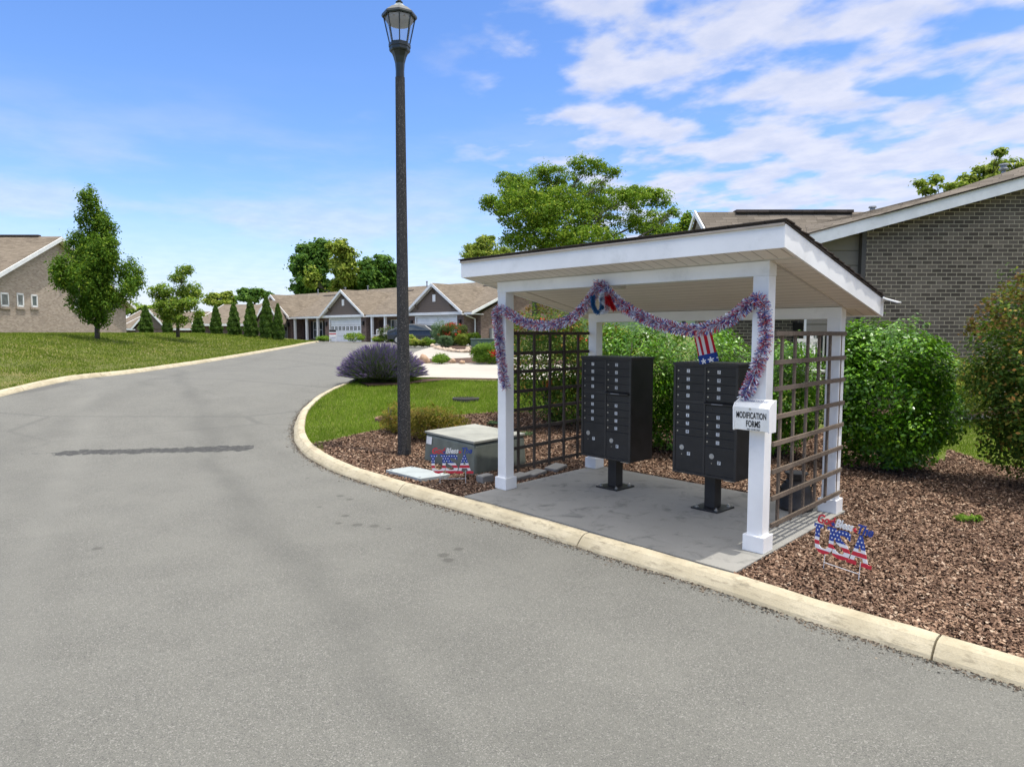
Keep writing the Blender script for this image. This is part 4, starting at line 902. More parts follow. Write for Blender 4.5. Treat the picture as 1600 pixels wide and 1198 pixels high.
# ------------------------------------------------------------------ right brick house
YW=14.0
rh=thing('brick_house','dark brick house with grey shingles and white rake behind the right bushes','house',(7.26,YW,.3),world=True)
def poly_wall(mb,pts,thick,k=None): mb.slab(pts,(0,thick,0),k)
X0=S(1353,400,YW).x; xr=lambda x,Y=YW: S(x,400,Y).x
def rk(px): return 380-(px-1283)*.268   # lower fascia edge in the photo
w_=MB(); _p0=S(1262,rk(1262),YW-.35); _p1=S(2100,rk(2100),YW-.35); _s=(_p1.z-_p0.z)/(_p1.x-_p0.x); zW=lambda x: _p0.z+_s*(x-_p0.x)+.06
a=S(1353,400,YW); a.z=zW(a.x); b=S(2050,400,YW); b.z=zW(b.x)
w_.slab([(a.x,YW,.1),(b.x,YW,.1),(b.x,YW,b.z),(a.x,YW,a.z)],(0,.25,0)); wl_=w_.build('wall',M['brick'],rh)
w_=MB(); a2=S(1270,400,YW+.12); a2.z=zW(a2.x); w_.slab([(a2.x,YW+.12,1.9),(a.x-.002,YW+.12,1.9),(a.x-.002,YW+.12,a.z+.02),(a2.x,YW+.12,a2.z)],(0,.2,0)); w_.build('siding_panel',M['siding_g'],rh)
MB().box((a.x-.09,YW-.01,.1),(a.x-.003,YW+.12,a.z)).build('corner_trim',paint('dark_trim',(.06,.055,.05),.6),rh)
# rake board and soffit
p0=S(1262,rk(1262),YW-.35); p1=S(2100,rk(2100),YW-.35); 
fb=MB(); fb.slab([(p0.x,YW-.35,p0.z),(p1.x,YW-.35,p1.z),(p1.x,YW-.35,p1.z+.235),(p0.x,YW-.35,p0.z+.235)],(0,.03,0)); fb.build('rake_board',M['whitec'],rh)
so_=MB(); so_.slab([(p0.x,YW-.32,p0.z+.03),(p1.x,YW-.32,p1.z+.03),(p1.x,YW+.1,p1.z+.03),(p0.x,YW+.1,p0.z+.03)],(0,0,.02)); so_.build('rake_soffit',M['soffit'],rh)
# roof plane rising away from the rake
sl_=(p1.z-p0.z)/(p1.x-p0.x); kk=.33; Y0=YW-.37; zr=lambda x,y: p0.z+.24+sl_*(x-p0.x)+kk*(y-Y0)
def onroof(px,py):
    r=ray(px,py); # CH+rz t = p0.z+.24+sl(rx t-p0.x)+kk(ry t-Y0)
    t=(p0.z+.24-sl_*p0.x-kk*Y0-CH)/(r.z-sl_*r.x-kk*r.y); return Vector((0,0,CH))+r*t
A=onroof(1375,337); B=onroof(1600,262); D=onroof(1240,388)
print('ROOF',A,B,D)
e0=Vector((p0.x-.03,Y0,zr(p0.x-.03,Y0))); e1_=Vector((p1.x,Y0,zr(p1.x,Y0))); 
dirv=(B-A); far=A+dirv*((p1.x-A.x)/dirv.x)
C_=e0+Vector((-.0,.35,kk*.35))
rfm=MB(); rfm.slab([e0,e1_,far,A,C_+Vector((.2,.2,sl_*.2+kk*.2))],(0,0,.03)); rfm.build('roof',M['shingle2'],rh)
# lower wing with its own roof
YR=20.0; zl=S(1088,334,YR); zrg=S(1365,334,YR)
rg=MB(); fe=2.95; el=S(1150,452,17.4); er=S(1500,452,17.4)
rg.slab([(el.x+.1,17.2,fe),(er.x,17.2,fe),(zrg.x+3,YR,zl.z),(zl.x+.02,YR,zl.z)],(0,0,.05)); rg.slab([(zl.x+.02,YR,zl.z),(zrg.x+3,YR,zl.z),(er.x,23,fe),(5.3,23,fe)],(0,0,.05))
rg.build('roof',M['shingle2'],rh)
rv=MB(); q1_=S(1148,332,YR); q2_=S(1330,333,YR); rv.box((q1_.x,YR-.16,zl.z+.01),(q2_.x,YR+.16,zl.z+.09)); rv.build('ridge_vent',M['darkshingle'],rh)
gb=MB(); gx=zl.x; gb.slab([(el.x+.12,17.5,fe-.1),(5.45,22.8,fe-.1),(gx+.05,YR,zl.z-.12)],(.1,0,0)); gb.build('gable_siding',M['siding_g'],rh)
gt_=MB(); gt_.slab([(el.x-.05,17.1,fe-.06),(gx-.02,YR,zl.z-.06),(gx-.02,YR,zl.z+.09),(el.x-.05,17.1,fe+.10)],(-.04,0,0)); gt_.slab([(5.25,23.1,fe-.06),(gx-.02,YR,zl.z-.06),(gx-.02,YR,zl.z+.09),(5.25,23.1,fe+.10)],(-.04,0,0)); gt_.build('gable_trim',M['whitec'],rh)
wv=MB(); YV=18.0; wv.box((S(1090,500,YV).x,YV,.3),(S(1420,500,YV).x,YV+.25,2.9)); wv.build('wing_wall',M['brick'],rh)
wz=lambda px,py: S(px,py,YV-.05)
a_=wz(1262,506); b_=wz(1284,560); wn=MB(); wn.box((a_.x,YV-.06,b_.z),(b_.x,YV-.02,a_.z+.2)); wnd=wn.build('window',M['glass_l'],rh); 
fm=MB(); 
for x in (a_.x-.04,b_.x,(a_.x+b_.x)/2-.02): fm.box((x,YV-.09,b_.z-.05),(x+.045,YV-.01,a_.z+.2))
fm.box((a_.x-.04,YV-.085,b_.z-.06),(b_.x+.045,YV-.01,b_.z)); subp(fm,'frame',M['white'],wnd); wnd.children[0].location=(0,0,0)
for px in (1246,1290): c=wz(px,540); MB().box((c.x-.12,YV-.07,c.z-.5),(c.x+.12,YV-.012,2.2)).build('shutter',M['black'],rh)
pp=S(1264,500,16.9); MB().box((pp.x-.09,16.8,.3),(pp.x+.09,16.98,2.9)).build('porch_post',M['white'],rh,bevel=.01)
c=S(1300,440,YR); 
for px,py,Y in ((1363,333,YR+.1),(1568,268,YW+4.0)):
    v=S(px,py,Y); MB().lathe([(.05,-.5),(.05,.02),(.10,.02),(.11,.06),(.07,.10),(.07,.14),(.11,.15),(.10,.19)],tuple(v),12).build('roof_vent',paint('galvanised',(.30,.31,.32),.45,metal=.4),rh)
# white rocking chair on the porch
cp=S(1268,582,16.3); chs=thing('porch_chair','white slatted chair on the porch, seen through the right trellis','chair',(cp.x,16.3,.62))
mm=MB()
for i in range(7): x=-.26+.52*i/6; mm.bar((x,.22,.42),(x*1.05,.34,1.12),.035,.018,up=(0,1,0))
mm.box((-.31,.31,1.10),(.31,.36,1.18)); mm.build('backrest',M['white'],chs)
MB().box((-.29,-.28,.40),(.29,.26,.44)).build('seat',M['white'],chs)
for sx in (-1,1):
    MB().box((sx*.30-.03,-.30,.0),(sx*.30+.03,-.25,.66)).build('leg',M['white'],chs); MB().box((sx*.30-.03,.22,.0),(sx*.30+.03,.27,.66)).build('leg',M['white'],chs)
    MB().box((sx*.30-.045,-.33,.66),(sx*.30+.045,.30,.69)).build('armrest',M['white'],chs)
# ------------------------------------------------------------------ row of attached houses
RC=Vector((-3.1,54.4,0)); U_=Vector((-.753,.658,0)); V_=Vector((.658,.753,0)); ang=math.atan2(U_.y,U_.x)
ZB=1.08
row=thing('row_house','long row of attached brown houses with three white trimmed gables and garages','house',(RC.x,RC.y,ZB),0)
# local frame: x runs left along the front, y runs inward; right handed frame needs y = V rotated, so build with a matrix
MR=Matrix(((U_.x,V_.x,0,0),(U_.y,V_.y,0,0),(0,0,1,0),(0,0,0,1)))
def RB(mb,name,m,parent=None,**kw): mb.xform(MR); return mb.build(name,m,parent or row,**kw)
def RS(mb,name,m,part,**kw): mb.xform(MR); return subp(mb,name,m,part,**kw)
EZ=2.42; RZd=5.45; DR=7.2; LEN=41.0
wm_=MB(); wm_.box((0,0.9,-.6),(LEN,1.15,EZ)); wm_.box((0,1.15,-.6),(.25,2*DR-.5,EZ)); wm_.slab([(0.02,.9,EZ-.02),(0.02,2*DR-.4,EZ-.02),(0.02,DR,RZd-.30)],(.2,0,0)); wm_.slab([(LEN-.25,.9,EZ-.02),(LEN-.25,2*DR-.4,EZ-.02),(LEN-.25,DR,RZd-.3)],(.2,0,0)); RB(wm_,'wall',M['brick_far'])
rr_=MB(); rr_.slab([(-.35,-.45,EZ+.0),(LEN+.2,-.45,EZ+.0),(LEN-.4,DR,RZd),(-.35,DR,RZd)],(0,0,.10)); rr_.slab([(-.35,DR,RZd),(LEN-.4,DR,RZd),(LEN+.2,2*DR+.3,EZ),(-.35,2*DR+.3,EZ)],(0,0,.10)); rfo=RB(rr_,'roof',M['shingle'])
ed=MB(); ed.slab([(-.36,-.5,EZ-.12),(-.36,DR,RZd-.12),(-.36,DR,RZd+.10),(-.36,-.5,EZ+.10)],(-.05,0,0)); ed.slab([(-.36,2*DR+.3,EZ-.12),(-.36,DR,RZd-.12),(-.36,DR,RZd+.10),(-.36,2*DR+.3,EZ+.10)],(-.05,0,0)); ed.box((-.36,-.56,EZ-.12),(LEN+.2,-.455,EZ+.06)); RB(ed,'eave_trim',M['whitec'])
sfm=MB(); sfm.box((-.3,-.45,EZ-.10),(LEN,.92,EZ-.05)); RB(sfm,'eave_soffit',M['whitec'])
def unit(s,first):
    """gable and garage centred at s"""
    hw=3.35; gy=-.75; ez=EZ-.02; ap=ez+2.42
    gw_=MB(); gw_.slab([(s-hw+.15,gy+.3,ez+.12),(s+hw-.15,gy+.3,ez+.12),(s,gy+.3,ap-.25)],(0,.2,0)); RB(gw_,'gable_siding',M['siding'])
    gr_=MB(); y1=(ap-ez)/(RZd-EZ)*(DR+.45)-.45
    for sg in (-1,1): gr_.slab([(s+sg*(hw+.2),gy,ez-.0),(s,gy,ap),(s,y1,ap),(s+sg*(hw+.2),-.35,ez+.02)],(0,0,.12))
    RB(gr_,'gable_roof',M['shingle'])
    gt=MB()
    for sg in (-1,1): gt.slab([(s+sg*(hw+.22),gy-.04,ez-.12),(s,gy-.04,ap-.14),(s,gy-.04,ap+.12),(s+sg*(hw+.22),gy-.04,ez+.12)],(0,.04,0)); gt.slab([(s+sg*(hw+.2),gy,ez-.10),(s,gy,ap-.10),(s,gy+.32,ap-.10),(s+sg*(hw+.2),gy+.32,ez-.10)],(0,0,.05))
    gt.box((s-hw,gy+.15,ez-.08),(s+hw,gy+.40,ez+.14)); RB(gt,'gable_trim',M['white'])
    gv_=MB(); gv_.box((s-.17,gy+.24,ez+1.02),(s+.17,gy+.31,ez+1.60)); RB(gv_,'gable_vent',M['white'])
    for dx,z in ((-hw*.62,.75),(0,2.0),(hw*.62,.75)):
        bk=MB(); bk.bar((s+dx,gy+.3,ez+z-.28),(s+dx,gy-.02,ez+z+.05),.10,.10,up=(1,0,0)); RB(bk,'bracket',M['wood'])
    fw=MB(); fw.box((s-hw+.05,gy+.42,-.6),(s-2.48,gy+.66,ez-.08)); fw.box((s+2.48,gy+.42,-.6),(s+hw-.05,gy+.66,ez-.08)); fw.box((s-2.48,gy+.42,2.16),(s+2.48,gy+.66,ez-.08)); fw.box((s-hw+.05,gy+.66,-.6),(s-hw+.3,.92,ez-.08)); fw.box((s+hw-.3,gy+.66,-.6),(s+hw-.05,.92,ez-.08)); RB(fw,'garage_wall',M['brick_far'])
    dm=MB(); 
    for j in range(4): dm.box((s-2.44,gy+.52,.0+j*.535+.01),(s+2.44,gy+.56,.535*(j+1)-.006))
    dr_=RB(dm,'garage_door',M['white'])
    for j in range(8):
        x=s-2.44+.61*(j+.5); pn=MB(); pn.box((x-.20,gy+.505,1.13),(x+.20,gy+.518,1.47),0); pn.box((x-.012,gy+.498,1.13),(x+.012,gy+.505,1.47),1); pn.box((x-.2,gy+.4985,1.29),(x+.2,gy+.5045,1.31),1); RS(pn,'door_window',[M['glass'],M['white']],dr_)
    fr_=MB(); fr_.box((s-2.56,gy+.40,0),(s-2.45,gy+.50,2.24)); fr_.box((s+2.45,gy+.40,0),(s+2.56,gy+.50,2.24)); fr_.box((s-2.56,gy+.395,2.15),(s+2.56,gy+.5,2.26)); RB(fr_,'door_frame',M['white'])
    for sg in (-1,1):
        ln=MB(); ln.box((s+sg*2.95-.09,gy+.25,1.55),(s+sg*2.95+.09,gy+.42,1.86)); ln.box((s+sg*2.95-.12,gy+.22,1.86),(s+sg*2.95+.12,gy+.42,1.92)); RB(ln,'wall_lantern',M['black'])
for s in (4.0,16.7,29.4): unit(s,0)
for s in (8.6,10.6,12.5, 21.2,23.2,25.4, 33.8,36.2,38.8):
    pm_=MB(); pm_.box((s-.10,-.42,-.3),(s+.10,-.22,EZ-.08)); RB(pm_,'porch_post',M['white'])
for s in (.25,8.3,21.0,33.6): pm_=MB(); pm_.tube([(s,-.5,EZ-.05),(s,-.50,EZ-.18),(s+.12,.62 if s<1 else -.44,EZ-.45),(s+.12,.62 if s<1 else -.44,-.2)],.05,8); RB(pm_,'downspout',M['white'])
for s in (10.4,23.0,35.6):
    wd=MB(); wd.box((s-.8,.86,.35),(s+.8,.90,2.0)); w1=RB(wd,'window',M['glass']); fr_=MB()
    for x in (s-.86,s-.03,s+.80): fr_.box((x,.83,.30),(x+.06,.88,2.05))
    for z in (.29,1.15,2.0): fr_.box((s-.86,.835,z),(s+.86,.875,z+.05))
    RS(fr_,'frame',M['white'],w1)
    for sg in (-1,1): sh_=MB(); sh_.box((s+sg*1.1-.2,.82,.3),(s+sg*1.1+.2,.88,2.05)); RB(sh_,'shutter',M['black'])
    dd=MB(); dd.box((s+1.7,.86,0),(s+2.6,.90,2.05)); RB(dd,'front_door',paint('door_brown',(.06,.04,.035),.5))
for s in (2.0,14.0,27.0,38.5):
    t_=DR*.80; z=EZ+(RZd-EZ)*((t_+.45)/(DR+.45))+.11; vt=MB(); vt.slab([(s,t_,z),(s+2.4,t_,z),(s+2.4,t_+.22,z+.09),(s,t_+.22,z+.09)],(0,0,.05)); RB(vt,'roof_vent_strip',M['darkshingle'])
for s in (13.0,22.5,26.6,32): vt=MB(); vt.lathe([(.06,-.2),(.06,.40),(.10,.40),(.10,.5)],(s,DR-.4,RZd),10); RB(vt,'vent_pipe',paint('galvanised',(.3,.31,.32)))
mt=MB(); mt.box((-.28,1.9,.15),(-.02,2.7,1.25)); mtr=RB(mt,'meter_bank',paint('meter_grey',(.35,.36,.36),.5))
for j in range(3):
    m2=MB(); m2.tube([(-.34,2.3,.35+.35*j),(-.27,2.3,.35+.35*j)],.11,14); RS(m2,'meter',M['pane' if 0 else 'lockface'],mtr)
# ------------------------------------------------------------------ left brick house
lh=thing('brick_house','tan brick house at the left edge with four small windows under its gable','house',(-30,45,1.4),world=True)
XW=-30.0; yl,yr_,zt_=37.5,53.3,8.0; slp=.50; zbase=.9; ze=zt_-slp*7.9
w_=MB(); w_.slab([(XW,yl,zbase),(XW,yr_,zbase),(XW,yr_,ze),(XW,45.4,zt_-.02),(XW,yl,ze)],(-.3,0,0)); w_.box((XW-16,yl-.0,zbase),(XW-.31,yl+.3,ze)); w_.build('wall',M['brick_tan'],lh)
r_=MB(); ov=.45
for sg in (-1,1): r_.slab([(XW+ov,45.4,zt_+.12),(XW-17,45.4,zt_+.12),(XW-17,45.4+sg*8.5,zt_+.12-slp*8.5),(XW+ov,45.4+sg*8.5,zt_+.12-slp*8.5)],(0,0,.12))
r_.build('roof',M['shingle'],lh)
t_=MB()
for sg in (-1,1): t_.slab([(XW+ov,45.4,zt_-.04),(XW+ov,45.4+sg*8.5,zt_-.04-slp*8.5),(XW+ov,45.4+sg*8.5,zt_+.22-slp*8.5),(XW+ov,45.4,zt_+.22)],(.05,0,0)); t_.slab([(XW+ov,45.4,zt_+.06),(XW+ov,45.4+sg*8.5,zt_+.06-slp*8.5),(XW,45.4+sg*8.5,zt_+.06-slp*8.5),(XW,45.4,zt_+.06)],(0,0,.06))
t_.build('rake_trim',M['whitec'],lh)
rv=MB(); rv.box((XW-12,45.25,zt_+.24),(XW-1,45.55,zt_+.34)); rv.build('ridge_vent',M['darkshingle'],lh)
def onX(px,py): r=ray(px,py); t=XW/r.x; return Vector((XW,r.y*t,CH+r.z*t))
for x0,x1,y0,y1 in ((0,13,458,478),(25.5,36.5,459,478.5),(48,58,461,479),(116,124.5,466.5,483)):
    p=onX(x0,y0); q=onX(x1,y1); wd=MB(); wd.box((XW+.005,p.y,q.z),(XW+.02,q.y,p.z)); wn=wd.build('window',M['glass_l'],lh); fr_=MB()
    for (ya,yb,za_,zb__) in ((p.y-.02,p.y+.06,q.z,p.z),(q.y-.06,q.y+.02,q.z,p.z),(p.y,q.y,p.z-.05,p.z+.05),(p.y,q.y,q.z-.05,q.z+.05)): fr_.box((XW+.01,ya,za_),(XW+.05,yb,zb__))
    subp(fr_,'frame',M['white'],wn)
    si=MB(); si.box((XW+.0,p.y-.12,q.z-.20),(XW+.08,q.y+.12,q.z-.06)); subp(si,'sill',M['brick_tan'],wn)
p=onX(93,444); MB().box((XW,p.y-.1,p.z-.12),(XW+.15,p.y+.1,p.z+.12)).build('vent_cap',M['black'],lh)
# ------------------------------------------------------------------ houses beyond the narrow evergreens
def far_house(label,Y,x0,x1,eave_py,ridge_py,depth,gables,zb=.2,wallm='brick_far'):
    a=S(x0,eave_py,Y); b=S(x1,eave_py,Y); rz_=S(x0,ridge_py,Y+depth/2).z; root=thing('far_house',label,'house',((a.x+b.x)/2,Y,zb),world=True)
    w=MB(); w.box((a.x+.4,Y+.6,zb-1),(b.x-.4,Y+depth-.6,a.z)); w.slab([(b.x-.4,Y+.6,a.z-.05),(b.x-.4,Y+depth-.6,a.z-.05),(b.x-.4,Y+depth/2,rz_-.25)],(-.2,0,0)); w.slab([(a.x+.6,Y+.6,a.z-.05),(a.x+.6,Y+depth-.6,a.z-.05),(a.x+.6,Y+depth/2,rz_-.25)],(-.2,0,0)); w.build('wall',M[wallm],root)
    r=MB(); r.slab([(a.x,Y,a.z),(b.x,Y,a.z),(b.x,Y+depth/2,rz_),(a.x,Y+depth/2,rz_)],(0,0,.1)); r.slab([(a.x,Y+depth/2,rz_),(b.x,Y+depth/2,rz_),(b.x,Y+depth,a.z),(a.x,Y+depth,a.z)],(0,0,.1)); r.build('roof',M['shingle'],root)
    t=MB(); t.box((a.x,Y-.1,a.z-.15),(b.x,Y-.005,a.z+.08))
    for x,s in ((b.x,1),(a.x-.06,-1)): t.slab([(x,Y,a.z-.12),(x,Y+depth/2,rz_-.12),(x,Y+depth/2,rz_+.12),(x,Y,a.z+.12)],(.06,0,0)); t.slab([(x,Y+depth,a.z-.12),(x,Y+depth/2,rz_-.12),(x,Y+depth/2,rz_+.12),(x,Y+depth,a.z+.12)],(.06,0,0))
    t.build('trim',M['whitec'],root)
    for gx0,gx1,gpy in gables:
        g0=S(gx0,eave_py,Y-1); g1=S(gx1,eave_py,Y-1); ga=S((gx0+gx1)/2,gpy,Y-1); m=(g0.x+g1.x)/2; y1=Y+depth/2*(ga.z-a.z)/(rz_-a.z)
        r=MB()
        for xx in (g0.x,g1.x): r.slab([(xx,Y-1.2,a.z-.05),(m,Y-1.2,ga.z),(m,y1,ga.z),(xx,Y,a.z)],(0,0,.12))
        r.build('gable_roof',M['shingle'],root)
        s=MB(); s.slab([(g0.x+.3,Y-.9,a.z),(g1.x-.3,Y-.9,a.z),(m,Y-.9,ga.z-.2)],(0,.1,0)); s.build('gable_siding',M['siding'],root)
        t=MB()
        for xx in (g0.x,g1.x): t.slab([(xx,Y-1.24,a.z-.2),(m,Y-1.24,ga.z-.14),(m,Y-1.24,ga.z+.13),(xx,Y-1.24,a.z+.08)],(0,.05,0))
        t.build('gable_trim',M['white'],root)
        w=MB(); w.box((g0.x+.3,Y-.8,zb-1),(g1.x-.3,Y-.6,a.z)); w.build('garage_wall',M[wallm],root)
    return root
far_house('low brown roofed house between the two lawn trees, partly behind a narrow evergreen',82,184,318,514,488,15,[(206,262,484)],.6)
far_house('brown roofed house behind the row of narrow evergreens, its roof end trimmed pale blue grey',70,300,418,507,477,16,[(395,440,470)],.9)
far_house('distant roof just right of the left brick house, farthest of the roofs',100,180,232,508,486,14,[],.5)
# ------------------------------------------------------------------ trees
tree('pear_tree','tall dense upright tree on the left lawn in front of the tan brick house','tree',32,(152,532),[(147,313,10,19),(146,342,18,24),(170,354,13,20),(120,382,17,22),(150,380,26,26),(156,415,32,28),(150,392,30,30),(182,398,20,28),(122,428,24,28),(160,440,34,32),(200,432,16,30),(140,474,26,24),(178,470,28,22),(152,498,18,12),(212,455,10,16)],'l_pear',.115,1.35,.095,depth=.8,cs=.17,lead=.85,vs=1.8)
tree('young_tree','small loose yellow green tree on the left lawn, right of the tall dense tree','tree',39,(278,524),[(292,422,12,9),(272,434,12,10),(258,456,18,13),(288,455,22,15),(275,480,26,18),(302,474,14,12),(262,494,12,10),(292,500,13,10),(250,470,8,8),(310,490,7,7)],'l_young',.13,1.7,.085,depth=.7,cs=.20,sparse=.8)
tree('shade_tree','broad tall tree rising behind the mail shelter with spreading limbs','tree',42,(838,535),[(790,263,18,11),(812,271,26,18),(812,301,32,28),(858,263,32,18),(885,289,44,32),(915,263,30,16),(948,286,30,30),(958,263,18,9),(782,329,30,15),(766,323,12,9),(818,339,44,32),(870,339,54,38),(930,339,37,35),(1000,299,36,12),(1032,307,22,16),(975,319,30,19),(1008,347,44,20),(840,379,63,24),(905,383,63,20),(1025,369,32,15),(1045,336,10,11),(850,311,44,30)],'l_big',.15,1.0,.24,depth=.8,cs=.27,sparse=1.1,vs=.75)
tree('small_tree','low bushy tree showing left of the shade tree, above the shelter roof','tree',80,(762,532),[(738,388,18,9),(760,382,20,12),(785,392,18,9),(748,400,30,10),(790,402,22,8),(765,374,8,5)],'l_lime',.32,1.0,.18,depth=.7,cs=.42)
tree('small_tree','small bright tree between the shade tree and the grey roof gable','tree',46,(1068,530),[(1072,345,12,10),(1062,360,16,12),(1078,368,16,14),(1050,375,14,10)],'l_big',.22,1.0,.12,depth=.7,cs=.26)
tree('treetop_tree','yellow green tree behind the brick house roof, at the right edge','tree',34,(1560,520),[(1540,246,6,5),(1545,268,18,13),(1572,258,20,13),(1520,278,14,8),(1595,262,20,14),(1560,288,40,14),(1500,292,12,6),(1610,285,30,20)],'l_lime',.20,1.0,.2,depth=.6,cs=.22)
tree('treetop_tree','thin leafy branches showing over the roof left of the yellow green tree','tree',34,(1470,520),[(1432,290,12,7),(1452,284,10,6),(1445,300,14,6),(1480,290,12,6),(1488,300,14,8),(1460,312,16,8)],'l_lime',.20,.5,.12,depth=.6,cs=.22,sparse=.7)
tree('background_tree','dark green tree at the left of the clump behind the row of houses','tree',105,(492,525),[(478,392,20,14),(500,388,20,14),(468,415,15,18),(490,420,24,22),(505,405,16,18),(478,445,22,18),(502,450,22,20)],'l_dark',.55,1.0,.4,depth=.8,cs=.6)
tree('background_tree','yellow green tree in the middle of the clump behind the row of houses','tree',98,(540,525),[(535,388,16,12),(548,400,14,16),(530,412,18,20),(548,428,18,20),(490,436,10,16),(535,448,24,18)],'l_lime',.5,1.0,.35,depth=.8,cs=.58)
tree('background_tree','rounded green tree at the right of the clump, next to the lamp post','tree',100,(592,525),[(575,418,18,16),(598,414,18,14),(612,428,14,18),(585,440,28,20),(610,452,16,16),(565,450,16,16)],'l_dark',.55,1.0,.35,depth=.8,cs=.58)
tree('background_tree','flat topped dark tree behind the far roofs, above the narrow evergreens','tree',120,(398,525),[(385,456,10,5),(400,456,14,5),(416,460,10,5),(392,466,18,6)],'l_dark',.5,1.2,.25,depth=.6,cs=.5)
tree('background_tree','pale loose tree behind the far roofs, right of the young lawn tree','tree',120,(345,525),[(340,464,12,6),(352,460,10,6),(362,466,10,6),(328,470,10,5),(350,474,22,6)],'l_lime',.5,.9,.25,depth=.6,cs=.5)
tree('background_tree','far green tree low between the tall dense tree and the distant hills','tree',130,(205,525),[(200,480,12,8),(215,484,12,7),(235,482,12,6),(190,486,12,7)],'l_young',.55,1.,.25,depth=.6,cs=.58)
# narrow evergreens: one is built, the others are copies of it
Ya=57.0; arb=None
spots=[(228.5,478,9.5,'leftmost narrow evergreen, standing alone left of the young tree'),(262,482,7,'narrow evergreen half hidden behind the young lawn tree'),(310,486,8.8,'short narrow evergreen just right of the young lawn tree'),(338,477,8.6,'narrow evergreen, second to the right of the young lawn tree'),(366,474,9.6,'narrow evergreen in front of the brown roof slope, third right of the young tree'),(392,467,10.2,'tall narrow evergreen under the flat topped far tree'),(417,464,10.5,'tallest narrow evergreen, next to the last one on the right'),(435,475,8.2,'last narrow evergreen on the right, in front of the row house')]
for i,(px,tp,w,lb_) in enumerate(spots):
    Yi=Ya+.0*i; gz=T(S(px,520,Yi).x,Yi); p=S(px,520,Yi); top=S(px,tp,Yi).z; h=top-gz
    if arb is None:
        hr=h; wr=w*Yi/F
        arb=thing('narrow_evergreen',lb_,'tree',(p.x,Yi,gz),group='narrow evergreens along the lawn crest')
        n=9000; z=rng.random(n)**1.15; rad=wr*1.12*np.clip(1.01-z,0,1)**.58*np.minimum(1,.74+z*2.2)*(1+.10*np.sin(z*38+rng.random(n)*2)); a=rng.random(n)*6.283; f=np.sqrt(.45+.55*rng.random(n)); rad*=1+.13*np.sin(a*5+z*11)
        P=np.stack([np.cos(a)*rad*f,np.sin(a)*rad*f,.10+z*(h-.1)],1)
        link('foliage',fastmesh('foliage',leaves(P,.15,up=.1,asp=.4),4,M['l_arb']),arb); MB().tube([(0,0,-.2),(0,0,h*.85)],[.07,.02],8).build('trunk',M['bark'],arb)
    else:
        o=arb.copy(); COL.objects.link(o); o.location=(p.x,Yi,gz); o.scale=(w/spots[0][2],w/spots[0][2],h/hr); o.rotation_euler=(0,0,i*1.3); o['label']=lb_
        for ch in arb.children: c=ch.copy(); COL.objects.link(c); c.parent=o
# hills
hv=[];hf=[]; hx=np.linspace(-1600,1600,160)
for j,(dy,k) in enumerate(((0,0),(60,.55),(160,1),(420,.6),(500,0))):
    for x in hx: hv.append((x,620+dy,-2+k*(17+11*math.sin(x*.006+1.2)+5*math.sin(x*.023)+2.5*math.sin(x*.071))))
nx_=len(hx)
for j in range(4):
    for i in range(nx_-1): hf.append((j*nx_+i,j*nx_+i+1,(j+1)*nx_+i+1,(j+1)*nx_+i))
def f_hill(q): co=geo_pos(q); n=q.noise(co,.08,8,.7); setb(q,q.mix(q.mr(n,.3,.7),(.025,.05,.03),(.07,.10,.055)),.95,spec=.1,bump=n,bstr=1,bdist=4)
tag(link('hills',newmesh('hills',hv,hf,[mat('wooded_hill',f_hill)],None,True)),kind='structure')
# ------------------------------------------------------------------ hedges and shrubs by the shelter
gH='round hollies behind the shelter'
bush('holly_bush','large round glossy holly right of the shelter, in front of the dark brick wall','bush',(5.37,9.6,.0),(.84,.82,2.10),32000,'l_holly',.060,gH,14,extra=None)
bush('holly_bush','glossy holly behind the left cluster mailbox','bush',(2.05,11.0,.05),(.82,.75,2.08),18000,'l_holly',.052,gH,12)
bush('holly_bush','glossy holly behind the gap between the two cluster mailboxes','bush',(3.15,10.85,.05),(.85,.75,2.0),16000,'l_holly',.052,gH,12)
bush('holly_bush','glossy holly seen through the right trellis','bush',(4.15,10.6,.03),(.72,.70,1.82),14000,'l_holly',.052,gH,11)
bush('crape_myrtle','tall crape myrtle with coppery new tips at the right edge','bush',(6.78,8.15,-.02),(.98,1.0,2.70),34000,'l_crape',.055,None,16,7,lean=-.42,extra=[('copper_tips','l_bronze',230,.045,(.72,1.03),14),('pink_buds','p_pink',14,.022,(.3,.9),10)],hollow=.5)
bush('crape_myrtle','flowering shrub with red blooms behind the left trellis','bush',(.85,13.0,.25),(1.15,.9,2.25),17000,'l_crape',.058,None,13,6,extra=[('copper_tips','l_bronze',90,.05,(.7,1.0),12),('red_blooms','p_red',26,.045,(.35,.95),34)],hollow=.45)
bush('crape_myrtle','pale mottled shrub just right of the left rear post, behind the hollies','bush',(2.0,13.6,.3),(.55,.55,1.75),6000,'l_lime',.06,None,9,5,extra=[('copper_tips','l_bronze',50,.05,(.5,1.0),12)],hollow=.45)
bush('barberry','yellow green barberry wrapped around the foot of the lamp post','bush',(-1.35,11.75,.07),(.60,.42,.62),7500,'l_barb',.035,None,10,6)
bush('barberry','upright olive barberry between the brown cover and the lamp post','bush',(-2.05,12.35,.12),(.36,.33,.58),3800,'l_barb',.035,None,7,5)
bush('yellow_shrub','small yellow leaved shrub under the crape myrtle, against the brick wall','bush',(8.6,13.2,.35),(.8,.6,1.1),5000,'l_lime',.06,None,7,4)
for px,py,lb_ in ((776,663,'little blue green ground plant in the mulch left of the front post'),(822,680,'little blue green ground plant seen through the left trellis'),(1512,813,'small tuft of grass growing in the right mulch bed')):
    p=G(px,py,0); bush('ground_plant',lb_,'plant',p,(.17,.10,.05) if px<1500 else (.14,.07,.05),500,'l_sage' if px<1500 else 'l_bright',.03,None,3,2)
